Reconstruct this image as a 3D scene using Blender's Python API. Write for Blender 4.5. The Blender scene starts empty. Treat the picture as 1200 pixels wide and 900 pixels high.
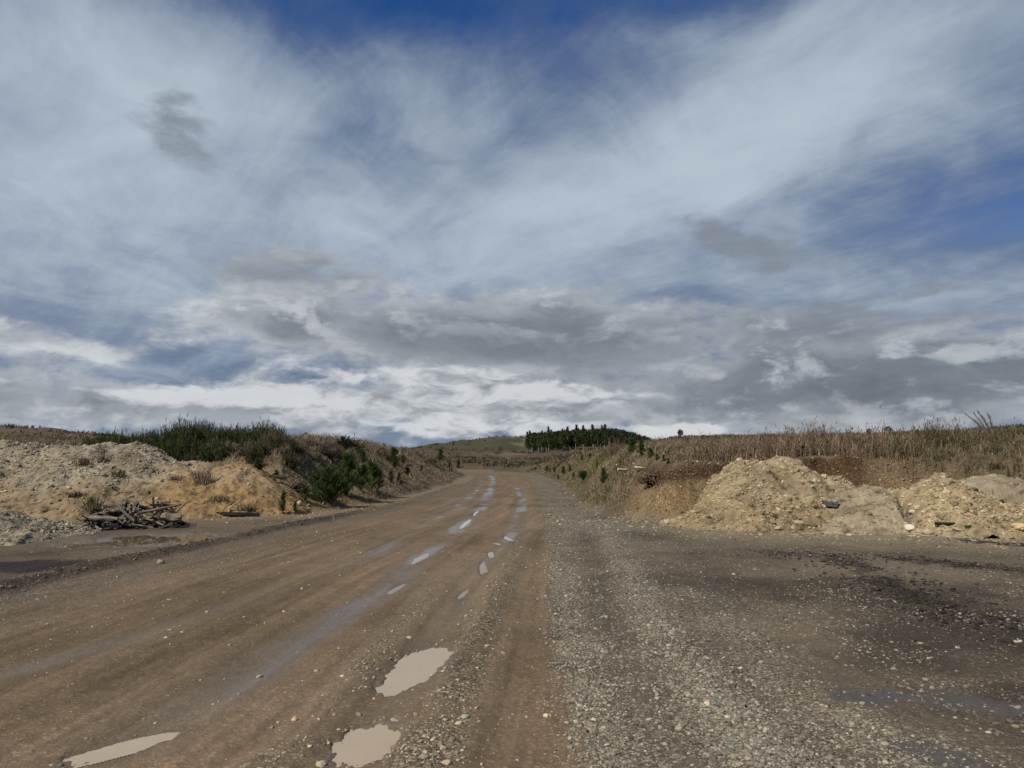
import bpy, math, random
import numpy as np
from mathutils import Vector

random.seed(7)
RNG = np.random.default_rng(11)
SC = bpy.context.scene
COL = SC.collection
R = np.radians

# ------------------------------------------------------------------ camera
F = 870.0                      # focal length for a 1200 px wide frame
PITCH = math.atan(90 / F)
EYE = 1.6
cam_d = bpy.data.cameras.new('camera')
cam_d.sensor_width = 36
cam_d.lens = 36 * F / 1200
cam_d.clip_start = 0.05
cam_d.clip_end = 8000
cam = bpy.data.objects.new('camera', cam_d)
COL.objects.link(cam)
cam.location = (0, 0, EYE)
cam.rotation_euler = (R(90) + PITCH, 0, 0)
SC.camera = cam
SC.view_settings.view_transform = 'Standard'
SC.view_settings.look = 'None'
SC.view_settings.exposure = 0.08
SC.view_settings.gamma = 1
SC.view_settings.use_curve_mapping = False


def ray(px, py):
    a = (px - 600) / F
    b = (450 - py) / F
    return np.array([a, math.cos(PITCH) - b * math.sin(PITCH), math.sin(PITCH) + b * math.cos(PITCH)])


def gp(px, py, z=0.0):
    d = ray(px, py)
    t = (z - EYE) / d[2]
    return (d[0] * t, d[1] * t)


# ------------------------------------------------------------------ noise
def _h(ix, iy, seed):
    n = (ix.astype(np.int64) * 374761393 + iy.astype(np.int64) * 668265263 + seed * 974634777) & 0xFFFFFFFF
    n = ((n ^ (n >> 13)) * 1274126177) & 0xFFFFFFFF
    n = ((n ^ (n >> 16)) * 2246822519) & 0xFFFFFFFF
    n = n ^ (n >> 15)
    return (n & 0xFFFFFF).astype(np.float64) / float(0xFFFFFF)


def vn(x, y, seed=0):
    x = np.asarray(x, float); y = np.asarray(y, float)
    x0 = np.floor(x); y0 = np.floor(y)
    fx = x - x0; fy = y - y0
    u = fx * fx * fx * (fx * (fx * 6 - 15) + 10)
    v = fy * fy * fy * (fy * (fy * 6 - 15) + 10)
    a = _h(x0, y0, seed); b = _h(x0 + 1, y0, seed)
    c = _h(x0, y0 + 1, seed); d = _h(x0 + 1, y0 + 1, seed)
    return ((a * (1 - u) + b * u) * (1 - v) + (c * (1 - u) + d * u) * v) * 2 - 1


def fbm(x, y, octv=4, seed=0, gain=0.5):
    s = 0; a = 1.0; t = 0
    x = np.asarray(x, float); y = np.asarray(y, float)
    for i in range(octv):
        ca, sa = math.cos(.6 * i + .3), math.sin(.6 * i + .3)
        s = s + a * vn((x * ca - y * sa) * 2.03 ** i + 17.3 * i, (x * sa + y * ca) * 2.03 ** i + 9.1 * i, seed + i * 31)
        t += a
        a *= gain
    return s / t


def ss(lo, hi, x):
    t = np.clip((x - lo) / (hi - lo), 0, 1)
    return t * t * (3 - 2 * t)


def pdist(x, y, pts):
    """distance to a polyline"""
    best = np.full(np.shape(x), 1e9)
    for (ax, ay), (bx, by) in zip(pts[:-1], pts[1:]):
        vx, vy = bx - ax, by - ay
        t = np.clip(((x - ax) * vx + (y - ay) * vy) / (vx * vx + vy * vy), 0, 1)
        best = np.minimum(best, (x - ax - t * vx) ** 2 + (y - ay - t * vy) ** 2)
    return np.sqrt(best)


def inside(x, y, poly):
    r = np.zeros(np.shape(x), bool)
    n = len(poly)
    for i in range(n):
        ax, ay = poly[i]; bx, by = poly[(i + 1) % n]
        if ay == by: continue
        c = ((ay > y) != (by > y)) & (x < (bx - ax) * (y - ay) / (by - ay) + ax)
        r ^= c
    return r


def smoothline(pts, k=4):
    """Catmull-Rom refinement of a polyline"""
    p = np.array(pts, float)
    out = []
    for i in range(len(p) - 1):
        p0 = p[max(i - 1, 0)]; p1 = p[i]; p2 = p[i + 1]; p3 = p[min(i + 2, len(p) - 1)]
        for j in range(k):
            t = j / k
            out.append(.5 * (2 * p1 + (p2 - p0) * t + (2 * p0 - 5 * p1 + 4 * p2 - p3) * t * t + (3 * p1 - 3 * p2 + p3 - p0) * t ** 3))
    out.append(p[-1])
    return [tuple(q) for q in out]


# ------------------------------------------------------------------ terrain
FOOT_A = [(-60, -30), (-40, 6), (-28, 20), (-16, 25), (-10.2, 24.2), (-7.3, 23.0), (-5.5, 26), (-4.7, 36), (-4.2, 50), (-4.5, 63), (-5.6, 87), (-14, 104), (-40, 114), (-120, 120)]
FOOT_B = [(-120, 150), (-45, 150), (-15, 141), (-1.7, 126), (1.9, 100), (3.0, 73), (2.9, 42), (2.5, 30), (2.35, 26), (2.7, 22.5), (3.6, 20.0), (4.8, 19.4), (6.5, 19.9), (9, 20.0), (12, 19.0), (20, 15), (40, 4), (60, -30)]
FA = smoothline(FOOT_A, 3); FB = smoothline(FOOT_B, 3)
FLAT = FA + FB
EDGE_A = smoothline([(-7, -30), (-6.6, 0), (-6.3, 5), (-6.05, 8.7), (-5.9, 10.9), (-5.6, 13.6), (-5.3, 17), (-4.75, 20.5), (-4.0, 27.8), (-3.5, 40), (-3.3, 53), (-3.6, 70), (-4.7, 87), (-11, 101), (-24, 110), (-60, 116), (-115, 121)], 3)
EDGE_B = smoothline([(.36, -30), (.36, 0), (.37, 4), (.40, 8), (.65, 14), (1.0, 23), (1.35, 40), (1.75, 63), (1.4, 85), (-1.0, 107), (-8, 123), (-24, 132), (-60, 139), (-115, 142)], 3)
ROADPOLY = EDGE_A + EDGE_B[::-1]

T_PX = [-900, -400, 0, 60, 120, 200, 320, 430, 480, 520, 545, 580, 620, 650, 690, 730, 765, 800, 1000, 1120, 1200, 1600, 2600]
T_R = [10, 20, 30, 40, 60, 100, 160, 300, 450, 600, 1000, 2500]
T_H = np.array([
    [1.6, 2.0, 2.2, 2.4, 2.8, 4.5, 9.0, 9, 9, 9, 9, 9],
    [1.6, 2.0, 2.2, 2.4, 2.8, 4.5, 9.0, 9, 9, 9, 9, 9],
    [1.5, 1.8, 2.0, 2.2, 2.6, 4.2, 8.0, 8, 8, 8, 8, 8],
    [1.5, 1.8, 2.0, 2.2, 2.6, 4.2, 8.0, 8, 8, 8, 8, 8],
    [1.5, 1.8, 2.0, 2.2, 2.5, 3.8, 7.2, 7, 8, 8, 8, 8],
    [1.5, 1.7, 2.1, 2.3, 2.6, 3.5, 5.0, 6, 6, 6, 6, 6],
    [1.6, 1.8, 2.2, 2.5, 2.6, 2.7, 2.8, 3, 5, 7, 8, 8],
    [1.6, 1.8, 2.2, 2.75, 2.7, 2.6, 2.5, 3, 5, 8, 9, 8],
    [1.5, 1.7, 2.0, 2.4, 2.55, 2.4, 1.5, 2, 7, 11, 10, 8],
    [1.4, 1.5, 1.6, 1.9, 2.2, 2.1, 1.0, 2, 8, 15.5, 13, 8],
    [1.2, 1.2, 1.3, 1.4, 1.8, 1.9, 0.8, 2, 8, 19, 14, 8],
    [1.0, 1.0, 1.0, 1.0, 0.9, 0.8, 0.7, 1.5, 8, 21.5, 15, 8],
    [1.0, 1.1, 1.2, 1.25, 1.2, 1.0, 0.6, 2, 6, 20.5, 15, 8],
    [1.3, 1.4, 1.5, 1.6, 1.75, 1.5, 1.0, 3, 6.5, 17, 13, 8],
    [1.6, 1.75, 1.9, 2.05, 2.1, 2.0, 2.0, 4, 8, 13, 12, 8],
    [1.7, 1.85, 2.0, 2.1, 2.2, 2.5, 3.2, 5, 9, 12, 12, 8],
    [1.6, 1.8, 2.05, 2.2, 2.4, 3.0, 5.6, 8, 10, 10, 10, 8],
    [1.4, 1.55, 2.0, 2.3, 2.8, 4.0, 6.6, 7, 8, 8, 8, 8],
    [1.4, 1.55, 2.0, 2.3, 2.7, 3.9, 6.6, 7, 7, 7, 7, 8],
    [1.4, 1.5, 2.0, 2.3, 2.7, 3.8, 6.8, 7, 7, 7, 7, 8],
    [1.4, 1.5, 2.0, 2.3, 2.8, 4.0, 7.6, 8, 8, 8, 8, 8],
    [1.4, 1.5, 2.0, 2.3, 2.8, 4.0, 7.9, 8, 8, 8, 8, 8],
    [1.4, 1.5, 2.0, 2.3, 2.8, 4.0, 7.9, 8, 8, 8, 8, 8]])
T_AZ = np.arctan((np.array(T_PX) - 600) / F)
T_LR = np.log(T_R)


def table(az, r):
    ai = np.interp(az, T_AZ, np.arange(len(T_AZ)))
    ri = np.interp(np.log(np.maximum(r, 1)), T_LR, np.arange(len(T_R)))
    a0 = np.clip(np.floor(ai).astype(int), 0, len(T_AZ) - 2); fa = ai - a0
    r0 = np.clip(np.floor(ri).astype(int), 0, len(T_R) - 2); fr = ri - r0
    fa = fa * fa * (3 - 2 * fa)
    fr = fr * fr * (3 - 2 * fr) * .5 + fr * .5
    return (T_H[a0, r0] * (1 - fa) + T_H[a0 + 1, r0] * fa) * (1 - fr) + (T_H[a0, r0 + 1] * (1 - fa) + T_H[a0 + 1, r0 + 1] * fa) * fr


# puddles: centre, half width across, half length along, heading, depth
PUD = []


def pud(px, py, rx, ry, rot, depth):
    x, y = gp(px, py)
    PUD.append((x, y, rx, ry, R(rot), depth))


pud(492, 779, .20, .54, -14, .050)
pud(430, 866, .17, .31, -12, .050)
pud(138, 875, .065, .22, -42, .035)
pud(567, 665, .055, .50, 2, .030)
pud(543, 694, .03, .30, -6, .022)
pud(577, 636, .12, .26, 60, .032)
pud(599, 632, .075, .50, 10, .034)
pud(575, 648, .045, .40, 3, .024)
pud(491, 655, .05, .55, -4, .026)
pud(464, 689, .04, .34, -8, .024)
pud(545, 613, .07, 1.2, -2, .022)
pud(558, 600, .06, 1.3, -2, .022)
POND = (gp(190, 632)[0], gp(190, 632)[1], 1.35, 1.25, 0, .10)
EDGEPOND = (gp(15, 697)[0], gp(15, 697)[1], .10, .55, R(-40), .035)
ALLP = PUD + [POND, EDGEPOND]
WATER_Z = -0.016

TRACK1 = [gp(395, 900), gp(428, 868), gp(490, 779), gp(546, 690), gp(567, 665), gp(590, 640), gp(603, 620), gp(612, 600), gp(612, 585), gp(606, 572)]
TRACK2 = [gp(60, 899), gp(135, 875), gp(320, 770), gp(400, 720), gp(462, 690), gp(490, 655), gp(545, 613), gp(562, 598), gp(572, 580), gp(578, 566), gp(576, 558)]
TRACK3 = [gp(0, 790), gp(200, 735), gp(345, 683), gp(432, 652), gp(500, 615), gp(540, 590), gp(560, 575), gp(566, 562)]
WIND = [gp(700, 612), gp(725, 640), gp(748, 690), gp(775, 750), gp(825, 815), gp(890, 899)]   # windrow of coarse stone
LANE1 = [gp(690, 625), gp(706, 690), gp(742, 760), gp(790, 850), gp(815, 899)]        # driven smooth lanes either side of it
LANE2 = [gp(735, 630), gp(768, 675), gp(820, 735), gp(900, 775), gp(975, 810), gp(1080, 850)]
WIND3 = [gp(790, 690), gp(815, 715), gp(862, 747), gp(925, 805), gp(1050, 885)]
FRONT_R = [(2.6, 22), (4.0, 18.3), (6, 17.5), (8.5, 16.9), (10.2, 16.1), (13, 15.6), (18, 14)]
FRONT_L = [(-18, 18.5), (-11.5, 20.6), (-9, 20.9), (-6.6, 22), (-5.2, 26), (-4.6, 33)]
WIND2 = [gp(612, 600), gp(600, 660), gp(570, 720), gp(540, 780), gp(510, 850), gp(490, 899)]
BARK = [gp(905, 648), gp(970, 652), gp(1010, 668), gp(1050, 690), gp(1120, 715), gp(1200, 742)]
BARK2 = [gp(1050, 655), gp(1120, 663), gp(1210, 668)]
BARK3 = [gp(1140, 634), gp(1215, 640)]
WETYARD = [gp(1000, 818), gp(1100, 815), gp(1230, 835)]
WETYARD2 = [gp(1080, 880), gp(1130, 899)]
LEFTRIDGE = [(-7.2, 6.5), (-6.55, 8.8), (-6.3, 11), (-5.95, 13.6), (-5.6, 17), (-5.1, 20.5), (-4.3, 27), (-3.9, 38), (-3.7, 52)]


def lin(r, g, b):
    def f(c):
        c /= 255
        return c / 12.92 if c <= .04045 else ((c + .055) / 1.055) ** 2.4
    return np.array([f(r), f(g), f(b)])


def mixc(a, b, t):
    return a * (1 - t[..., None]) + b * t[..., None]


def terr(x, y, masks=False):
    x = np.asarray(x, float); y = np.asarray(y, float)
    r = np.hypot(x, y)
    az = np.arctan2(x, y)
    pxa = np.clip(600 + F * np.tan(np.clip(az, -1.25, 1.25)), -2000, 3200)
    dist = np.minimum(pdist(x, y, FA), pdist(x, y, FB))
    d = np.where(inside(x, y, FLAT), -dist, dist)
    wob = fbm(x * .45, y * .45, 3, 5)
    dn = d + .45 * wob * ss(2, 14, r) - .12
    w = np.interp(pxa, [0, 200, 330, 400, 545, 600, 650, 690, 720, 800, 900, 1000, 1200], [3, 3.2, 4, 6, 6, 6, 4, 2.6, 2.0, 1.5, 1.0, 1.0, 2.5])
    H = table(az, r)
    rough = fbm(x * .22, y * .22, 4, 9)
    H = H + rough * (.16 + .0012 * np.minimum(r, 400)) + fbm(x * .02, y * .02, 4, 12) * .006 * np.minimum(r, 500) * ss(90, 200, r)
    t = np.clip(dn / w, 0, 1)
    prof = .55 * (t * t * (3 - 2 * t)) + .45 * (1 - (1 - t) ** 2.2)
    out = ss(0, .35, dn)
    h = H * prof
    h = h + out * (.10 * fbm(x * 1.1, y * 1.1, 4, 15) + .04 * fbm(x * 4, y * 4, 3, 18)) * ss(0, .5, t + .2)
    # flat yard and road: micro relief
    flat = 1 - out
    dA = pdist(x, y, EDGE_A); dB = pdist(x, y, EDGE_B)
    inroad = inside(x, y, ROADPOLY)
    u = dA / (dA + dB + 1e-6)
    s1 = pdist(x, y, TRACK1); s2 = pdist(x, y, TRACK2); s3 = pdist(x, y, TRACK3)
    near = 1 - ss(25, 60, r)
    m = .012 * fbm(x * 1.3, y * .5, 3, 21) + .006 * fbm(x * 7, y * 2.2, 3, 22) + .004 * fbm(x * 18, y * 14, 2, 23)
    m = m * np.where(inroad, .8, 1.6)
    W0 = dA + dB
    m = m + np.where(inroad, .010 * fbm(u * W0 * 5.5, r * .10, 4, 24), 0)
    rut = -.014 * (np.exp(-(s1 / .2) ** 2) + np.exp(-(s2 / .24) ** 2) + .7 * np.exp(-(s3 / .24) ** 2)) + .012 * (np.exp(-((s1 - .42) / .15) ** 2) + .6 * np.exp(-((s2 - .5) / .16) ** 2))
    wr = pdist(x, y, WIND); wr2 = pdist(x, y, WIND2)
    lr = pdist(x, y, LEFTRIDGE)
    rid = .045 * np.exp(-(wr / .32) ** 2) + .020 * np.exp(-(wr2 / .2) ** 2) + .09 * np.exp(-(lr / .26) ** 2) * (1 + .5 * fbm(x * 5, y * 5, 3, 25))
    yard = np.where(x > 1.5, .03 * fbm(x * .8, y * .8, 4, 26) + .012 * fbm(x * 5, y * 5, 3, 27), 0) + np.where(x < -6.3, .03 * fbm(x * .9, y * .9, 4, 28), 0)
    dip = 0
    ring = np.zeros(np.shape(x))
    pn0 = .30 * fbm(x * 5.5, y * 2.6, 5, 30, .6) + .18 * fbm(x * 26, y * 13, 3, 33, .65)
    for (cx, cy, rx, ry, a, dep) in ALLP:
        ca, sa = math.cos(a), math.sin(a)
        ux = (x - cx) * ca + (y - cy) * sa; uy = -(x - cx) * sa + (y - cy) * ca
        q = np.sqrt((ux / rx) ** 2 + (uy / ry) ** 2)
        nearp = q < 3
        if not np.any(nearp): continue
        qq = np.full(np.shape(q), 9.0)
        f = .9 / rx; f2 = .9 / ry
        qq[nearp] = q[nearp] + pn0[nearp] + .80 * fbm(ux[nearp] * f + cx * 3, uy[nearp] * f2 + cy * 3, 4, 34, .6)
        q = qq
        dip = dip + dep * ss(1.45, .45, q)
        ring = np.maximum(ring, ss(2.3, 1.25, q))
    h = h + flat * (m + rut * near + rid * near + yard - dip)
    if not masks:
        return h
    # ------------------------------------------------ local surface colour
    n1 = fbm(x * .5, y * .5, 4, 41); n2 = fbm(x * 2.2, y * 2.2, 4, 42); n3 = fbm(x * 9, y * 9, 3, 43)
    W = dA + dB
    lat = u * W
    st = fbm(lat * 2.6, r * .10, 4, 44); st2 = fbm(lat * 8, r * .22, 3, 45)
    road_c = mixc(np.array([.126, .089, .053]), np.array([.215, .152, .097]), np.clip(.5 + .50 * st + .38 * st2 + .5 * n1, 0, 1))
    road_c = road_c * (.92 + .18 * n2)[..., None]
    st3 = fbm(lat * 16, r * .5, 3, 48)
    road_c = road_c * (1 + .22 * st3 + .16 * n3)[..., None]
    road_c = mixc(road_c, np.array([.135, .112, .085]), np.clip(ss(.30, .02, u) * (.55 + .5 * n2), 0, 1))
    wet = .25 + .25 * np.clip(st, -1, 1)
    grain = .25 + .35 * ss(.30, .02, u) + .25 * np.clip(n2, 0, 1)
    # damp wheel tracks
    patch = np.clip(.5 + 1.1 * fbm(lat * 1.5, r * .35, 3, 46), 0, 1)
    tw = np.clip((np.exp(-(s1 / .22) ** 2) + np.exp(-(s2 / .30) ** 2) + .6 * np.exp(-(s3 / .28) ** 2)) * (.35 + patch), 0, 1)
    road_c = mixc(road_c, np.array([.128, .110, .090]), tw * .55)
    wet = np.maximum(wet, tw * (.35 + .42 * ss(8, 12, r) + .55 * np.clip(.5 + 1.6 * fbm(lat * 3, r * .5, 3, 47), 0, 1)))
    grain = grain * (1 - .5 * tw)
    # stony strips inside the road
    g2 = np.exp(-(wr2 / .22) ** 2) + .8 * np.exp(-((s1 - .42) / .16) ** 2) * ss(14, 8, r)
    g2 = np.clip(g2 * (.6 + .8 * n2), 0, 1)
    road_c = mixc(road_c, np.array([.20, .165, .115]), g2 * .6)
    grain = np.maximum(grain, g2)
    wet = wet * (1 - .5 * g2)
    # yard beside the road
    rB = np.where(inroad, 0, dB)
    grav = np.where(x > -1, ss(2.6, .2, rB + .6 * n1) * .9, 0)
    lane = np.maximum(np.exp(-(pdist(x, y, LANE1) / .28) ** 2), np.exp(-(pdist(x, y, LANE2) / .45) ** 2))
    grav = grav * (1 - .75 * lane)
    grav = np.maximum(grav, np.maximum(np.exp(-(wr / .38) ** 2), .7 * np.exp(-(pdist(x, y, WIND3) / .4) ** 2)))
    base_y = mixc(np.array([.055, .045, .032]), np.array([.150, .122, .084]), np.clip(.45 + 1.1 * n1 + .6 * n2, 0, 1))
    yard_c = mixc(base_y, np.array([.225, .192, .140]), grav * np.clip(.75 + .6 * n2, 0, 1))
    yg = np.clip(.45 + .6 * grav + .5 * n2, 0, 1)
    near_foot = ss(4.6, .6, pdist(x, y, FRONT_R) + 1.6 * n1 + .7 * n2) * ss(2.5, 4.5, x)
    yard_c = mixc(yard_c, np.array([.225, .180, .118]), near_foot * .85)
    farg = ss(12, 18, r) * (x > 1.6) * (1 - near_foot) * np.clip(.5 + n1, 0, 1)
    yard_c = mixc(yard_c, np.array([.19, .17, .13]), farg * .5)
    yw = .25 * np.ones_like(x)
    bk = np.maximum(np.exp(-(pdist(x, y, BARK) / .42) ** 2), np.maximum(np.exp(-(pdist(x, y, BARK2) / .40) ** 2), .9 * np.exp(-(pdist(x, y, BARK3) / .35) ** 2)))
    bs = fbm(x * 1.2 + y * 1.0, (y - x * .8) * 4.5, 4, 58)
    bk = ss(.35, .95, bk * .75 + .45 * bs + .35 * n2 + .35 * n3)
    yard_c = mixc(yard_c, np.array([.022, .018, .016]), bk * .85)
    ww = np.maximum(np.exp(-(pdist(x, y, WETYARD) / .28) ** 2), np.exp(-(pdist(x, y, WETYARD2) / .16) ** 2))
    ww = ss(.35, .9, ww + .5 * n2 + .3 * n3)
    yard_c = mixc(yard_c, np.array([.075, .068, .060]), ww)
    yw = np.maximum(yw, ww * .62)
    yg = yg * (1 - .8 * ww)
    # yard on the other side: wet trodden dirt
    lf = ((x < -3) & ~inroad)
    left_c = mixc(np.array([.066, .053, .038]), np.array([.145, .112, .074]), np.clip(.5 + .9 * n1 + .4 * n2, 0, 1))
    left_c = mixc(left_c, np.array([.060, .046, .032]), np.exp(-(lr / .42) ** 2) * .8)
    left_c = mixc(left_c, np.array([.19, .150, .10]), ss(20, 30, r) * .7)
    left_c = mixc(left_c, np.array([.205, .150, .088]), ss(2.2, .1, pdist(x, y, FRONT_L) + 1.0 * n1 + .5 * n2) * .8)
    shadow_x, shadow_y = gp(8, 664)
    left_c = mixc(left_c, np.array([.020, .019, .020]), ss(1.25, .75, np.sqrt(((x - shadow_x) / 1.15) ** 2 + ((y - shadow_y) / .75) ** 2) + .3 * n2) * .9)  # dark ellipse: a cast shadow painted into the yard colour
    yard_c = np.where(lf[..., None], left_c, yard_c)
    yg = np.where(lf, .35 + .5 * np.exp(-(lr / .35) ** 2), yg)
    yw = np.where(lf, .3 + .3 * np.clip(n1, 0, 1), yw)
    edge = ss(-.12, .12, np.where(inroad, 1, -1) * np.minimum(dA, dB) + .10 * n2 + .05 * n3)
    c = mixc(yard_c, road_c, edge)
    wet = yw * (1 - edge) + wet * edge
    grain = yg * (1 - edge) + grain * edge
    # muddy rims of puddles
    rim = np.clip(dip / .03, 0, 1) if np.ndim(dip) else np.zeros_like(x)
    c = mixc(c, np.array([.088, .068, .048]), np.clip(ring * (.55 + .5 * n2), 0, 1) * .75)
    c = mixc(c, np.array([.15, .112, .078]), rim * .6)
    wet = np.maximum(wet, np.maximum(rim * .85, ring * .55))
    grain = grain * (1 - .7 * rim)
    # banks
    soil = mixc(np.array([.070, .050, .030]), np.array([.155, .115, .070]), np.clip(.5 + .8 * n2 + .4 * n3, 0, 1))
    clayL = ss(205, 250, pxa) * ss(470, 385, pxa)
    clayR = ss(705, 770, pxa) * ss(1180, 1120, pxa)
    clay_amt = (clayL * ss(2.6, 1.6, dn + .8 * n1) + clayR * ss(1.25, .85, dn + .5 * n1 + .2 * n2)) * ss(60, 30, r)
    clay_c = mixc(np.array([.150, .105, .055]), np.array([.31, .220, .115]), np.clip(.5 + .9 * n1 + .5 * n3, 0, 1))
    dark = clayR * ss(.55, .8, dn + .3 * n1) * ss(1.6, 1.1, dn)          # topsoil lip over the cut
    clay_c = mixc(clay_c, np.array([.055, .032, .017]), np.clip(dark + ss(.1, .5, n2) * .4 * clayR, 0, 1))
    cutd = ss(935, 955, pxa) * ss(1075, 990, pxa)
    clay_c = mixc(clay_c, np.array([.075, .040, .020]), cutd * .85)
    clay_c = mixc(clay_c, np.array([.20, .145, .085]), ss(990, 1040, pxa) * .6)
    bank = mixc(soil, clay_c, np.clip(clay_amt, 0, 1))
    green = ss(.0, .45, fbm(x * .35, y * .35, 4, 51) + .2 * n2) * (1 - np.clip(clay_amt, 0, 1))
    gz = np.maximum(ss(600, 640, pxa) * ss(715, 690, pxa) * .9, np.where(r > 60, .35, .15))
    bank = mixc(bank, np.array([.085, .085, .030]), green * gz)
    # distant country
    fr = ss(70, 160, r)
    hb = mixc(np.array([.062, .043, .029]), np.array([.112, .082, .054]), np.clip(.5 + .9 * fbm(x * .05, y * .05, 5, 52), 0, 1))
    hb = mixc(hb, np.array([.045, .043, .022]), ss(.05, .35, fbm(x * .11, y * .07, 4, 53)))
    hb = mixc(hb, np.array([.056, .058, .025]), ss(330, 520, r + 60 * n1) * .85)
    hb = mixc(hb, np.array([.26, .22, .16]), ss(.40, .52, fbm(x * .03, y * .018, 4, 57)) * ss(300, 400, r) * .4)
    bank = mixc(bank, hb, fr)
    c = mixc(c, bank, out)
    wet = wet * (1 - out)
    grain = grain * (1 - out) + (.55 + .4 * np.clip(clay_amt, 0, 1)) * out
    return h, c, wet, grain, inroad & (out < .5), d


def hgt(x, y):
    return float(terr(np.array([x]), np.array([y]))[0])


def hit(px, py, rmax=900):
    """where the sight line through a point of the view meets the land"""
    d = ray(px, py)
    dn = d / math.hypot(d[0], d[1])
    rr = np.concatenate([np.arange(3, 60, .08), np.geomspace(60, rmax, 900)])
    g = terr(dn[0] * rr, dn[1] * rr)
    z = EYE + dn[2] * rr
    k = np.nonzero(z <= g)[0]
    i = k[0] if len(k) else len(rr) - 1
    return dn[0] * rr[i], dn[1] * rr[i], g[i], rr[i]


# ------------------------------------------------------------------ node helper
class E:
    """tiny expression wrapper round shader sockets"""
    nt = None

    def __init__(s, sock): s.s = sock

    @staticmethod
    def op(o, *a, clamp=False):
        n = E.nt.nodes.new('ShaderNodeMath'); n.operation = o; n.use_clamp = clamp
        for i, v in enumerate(a):
            if isinstance(v, E): E.nt.links.new(v.s, n.inputs[i])
            else: n.inputs[i].default_value = v
        return E(n.outputs[0])

    def __add__(s, o): return E.op('ADD', s, o)
    __radd__ = __add__
    def __sub__(s, o): return E.op('SUBTRACT', s, o)
    def __rsub__(s, o): return E.op('SUBTRACT', o, s)
    def __mul__(s, o): return E.op('MULTIPLY', s, o)
    __rmul__ = __mul__
    def __truediv__(s, o): return E.op('DIVIDE', s, o)


def n_ss(lo, hi, x):
    n = E.nt.nodes.new('ShaderNodeMapRange'); n.interpolation_type = 'SMOOTHSTEP'
    E.nt.links.new(x.s, n.inputs[0])
    n.inputs[1].default_value = lo; n.inputs[2].default_value = hi
    n.inputs[3].default_value = 0; n.inputs[4].default_value = 1
    if lo > hi:
        n.inputs[1].default_value = hi; n.inputs[2].default_value = lo
        n.inputs[3].default_value = 1; n.inputs[4].default_value = 0
    return E(n.outputs[0])


def n_xyz(x, y, z):
    n = E.nt.nodes.new('ShaderNodeCombineXYZ')
    for i, v in enumerate((x, y, z)):
        if isinstance(v, E): E.nt.links.new(v.s, n.inputs[i])
        else: n.inputs[i].default_value = v
    return E(n.outputs[0])


def n_noise(vec, scale, detail=5, rough=.55, dist=0.0):
    n = E.nt.nodes.new('ShaderNodeTexNoise')
    E.nt.links.new(vec.s, n.inputs['Vector'])
    n.inputs['Scale'].default_value = scale; n.inputs['Detail'].default_value = detail
    n.inputs['Roughness'].default_value = rough; n.inputs['Distortion'].default_value = dist
    return E(n.outputs['Fac'] if 'Fac' in n.outputs else n.outputs[0])


def n_mix(a, b, t):
    n = E.nt.nodes.new('ShaderNodeMix'); n.data_type = 'RGBA'; n.clamp_factor = True
    for i, v in ((0, t), (6, a), (7, b)):
        if isinstance(v, E): E.nt.links.new(v.s, n.inputs[i])
        elif i == 0: n.inputs[i].default_value = v
        else: n.inputs[i].default_value = (*v, 1)
    return E(n.outputs[2])


def n_scale(col, f):
    n = E.nt.nodes.new('ShaderNodeVectorMath'); n.operation = 'SCALE'
    E.nt.links.new(col.s, n.inputs[0])
    if isinstance(f, E): E.nt.links.new(f.s, n.inputs['Scale'])
    else: n.inputs['Scale'].default_value = f
    return E(n.outputs[0])


# ------------------------------------------------------------------ sky and sun
SUN_EL, SUN_AZ = R(41), R(-138)        # behind the camera, a little to one side
wd = bpy.data.worlds.new('World'); SC.world = wd
wd.use_nodes = True
E.nt = wd.node_tree
for n in list(E.nt.nodes): E.nt.nodes.remove(n)
tc = E.nt.nodes.new('ShaderNodeTexCoord')
sep = E.nt.nodes.new('ShaderNodeSeparateXYZ')
E.nt.links.new(tc.outputs['Generated'], sep.inputs[0])
dx, dy, dz = (E(sep.outputs[i]) for i in range(3))
QX = E.op('ARCTAN2', dx, dy) * F
QY = E.op('ARCSINE', dz) * F            # units of about one pixel of the photograph
sky = E.nt.nodes.new('ShaderNodeTexSky'); sky.sky_type = 'NISHITA'
sky.sun_disc = False; sky.sun_elevation = SUN_EL; sky.sun_rotation = SUN_AZ
sky.air_density = 1.0; sky.dust_density = .3; sky.ozone_density = 3.0
nish = E(sky.outputs[0])
SKYK = .10


def qpx(px, py):
    d = ray(px, py); d = d / np.linalg.norm(d)
    return math.atan2(d[0], d[1]) * F, math.asin(d[2]) * F


def blob(cx, cy, sx, sy, amp, rot=0.0, X=None, Y=None):
    x0, y0 = qpx(cx, cy)
    X = X - x0; Y = Y - y0
    c, s_ = math.cos(R(rot)), math.sin(R(rot))
    a = (X * c + Y * s_) / sx
    b = (Y * c - X * s_) / sy
    q = a * a + b * b
    return E.op('EXPONENT', q * -1.0) * amp


def blobs(lst, X, Y):
    t = None
    for b in lst:
        e = blob(*b[:5], rot=(b[5] if len(b) > 5 else 0), X=X, Y=Y)
        t = e if t is None else t + e
    return t


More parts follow.
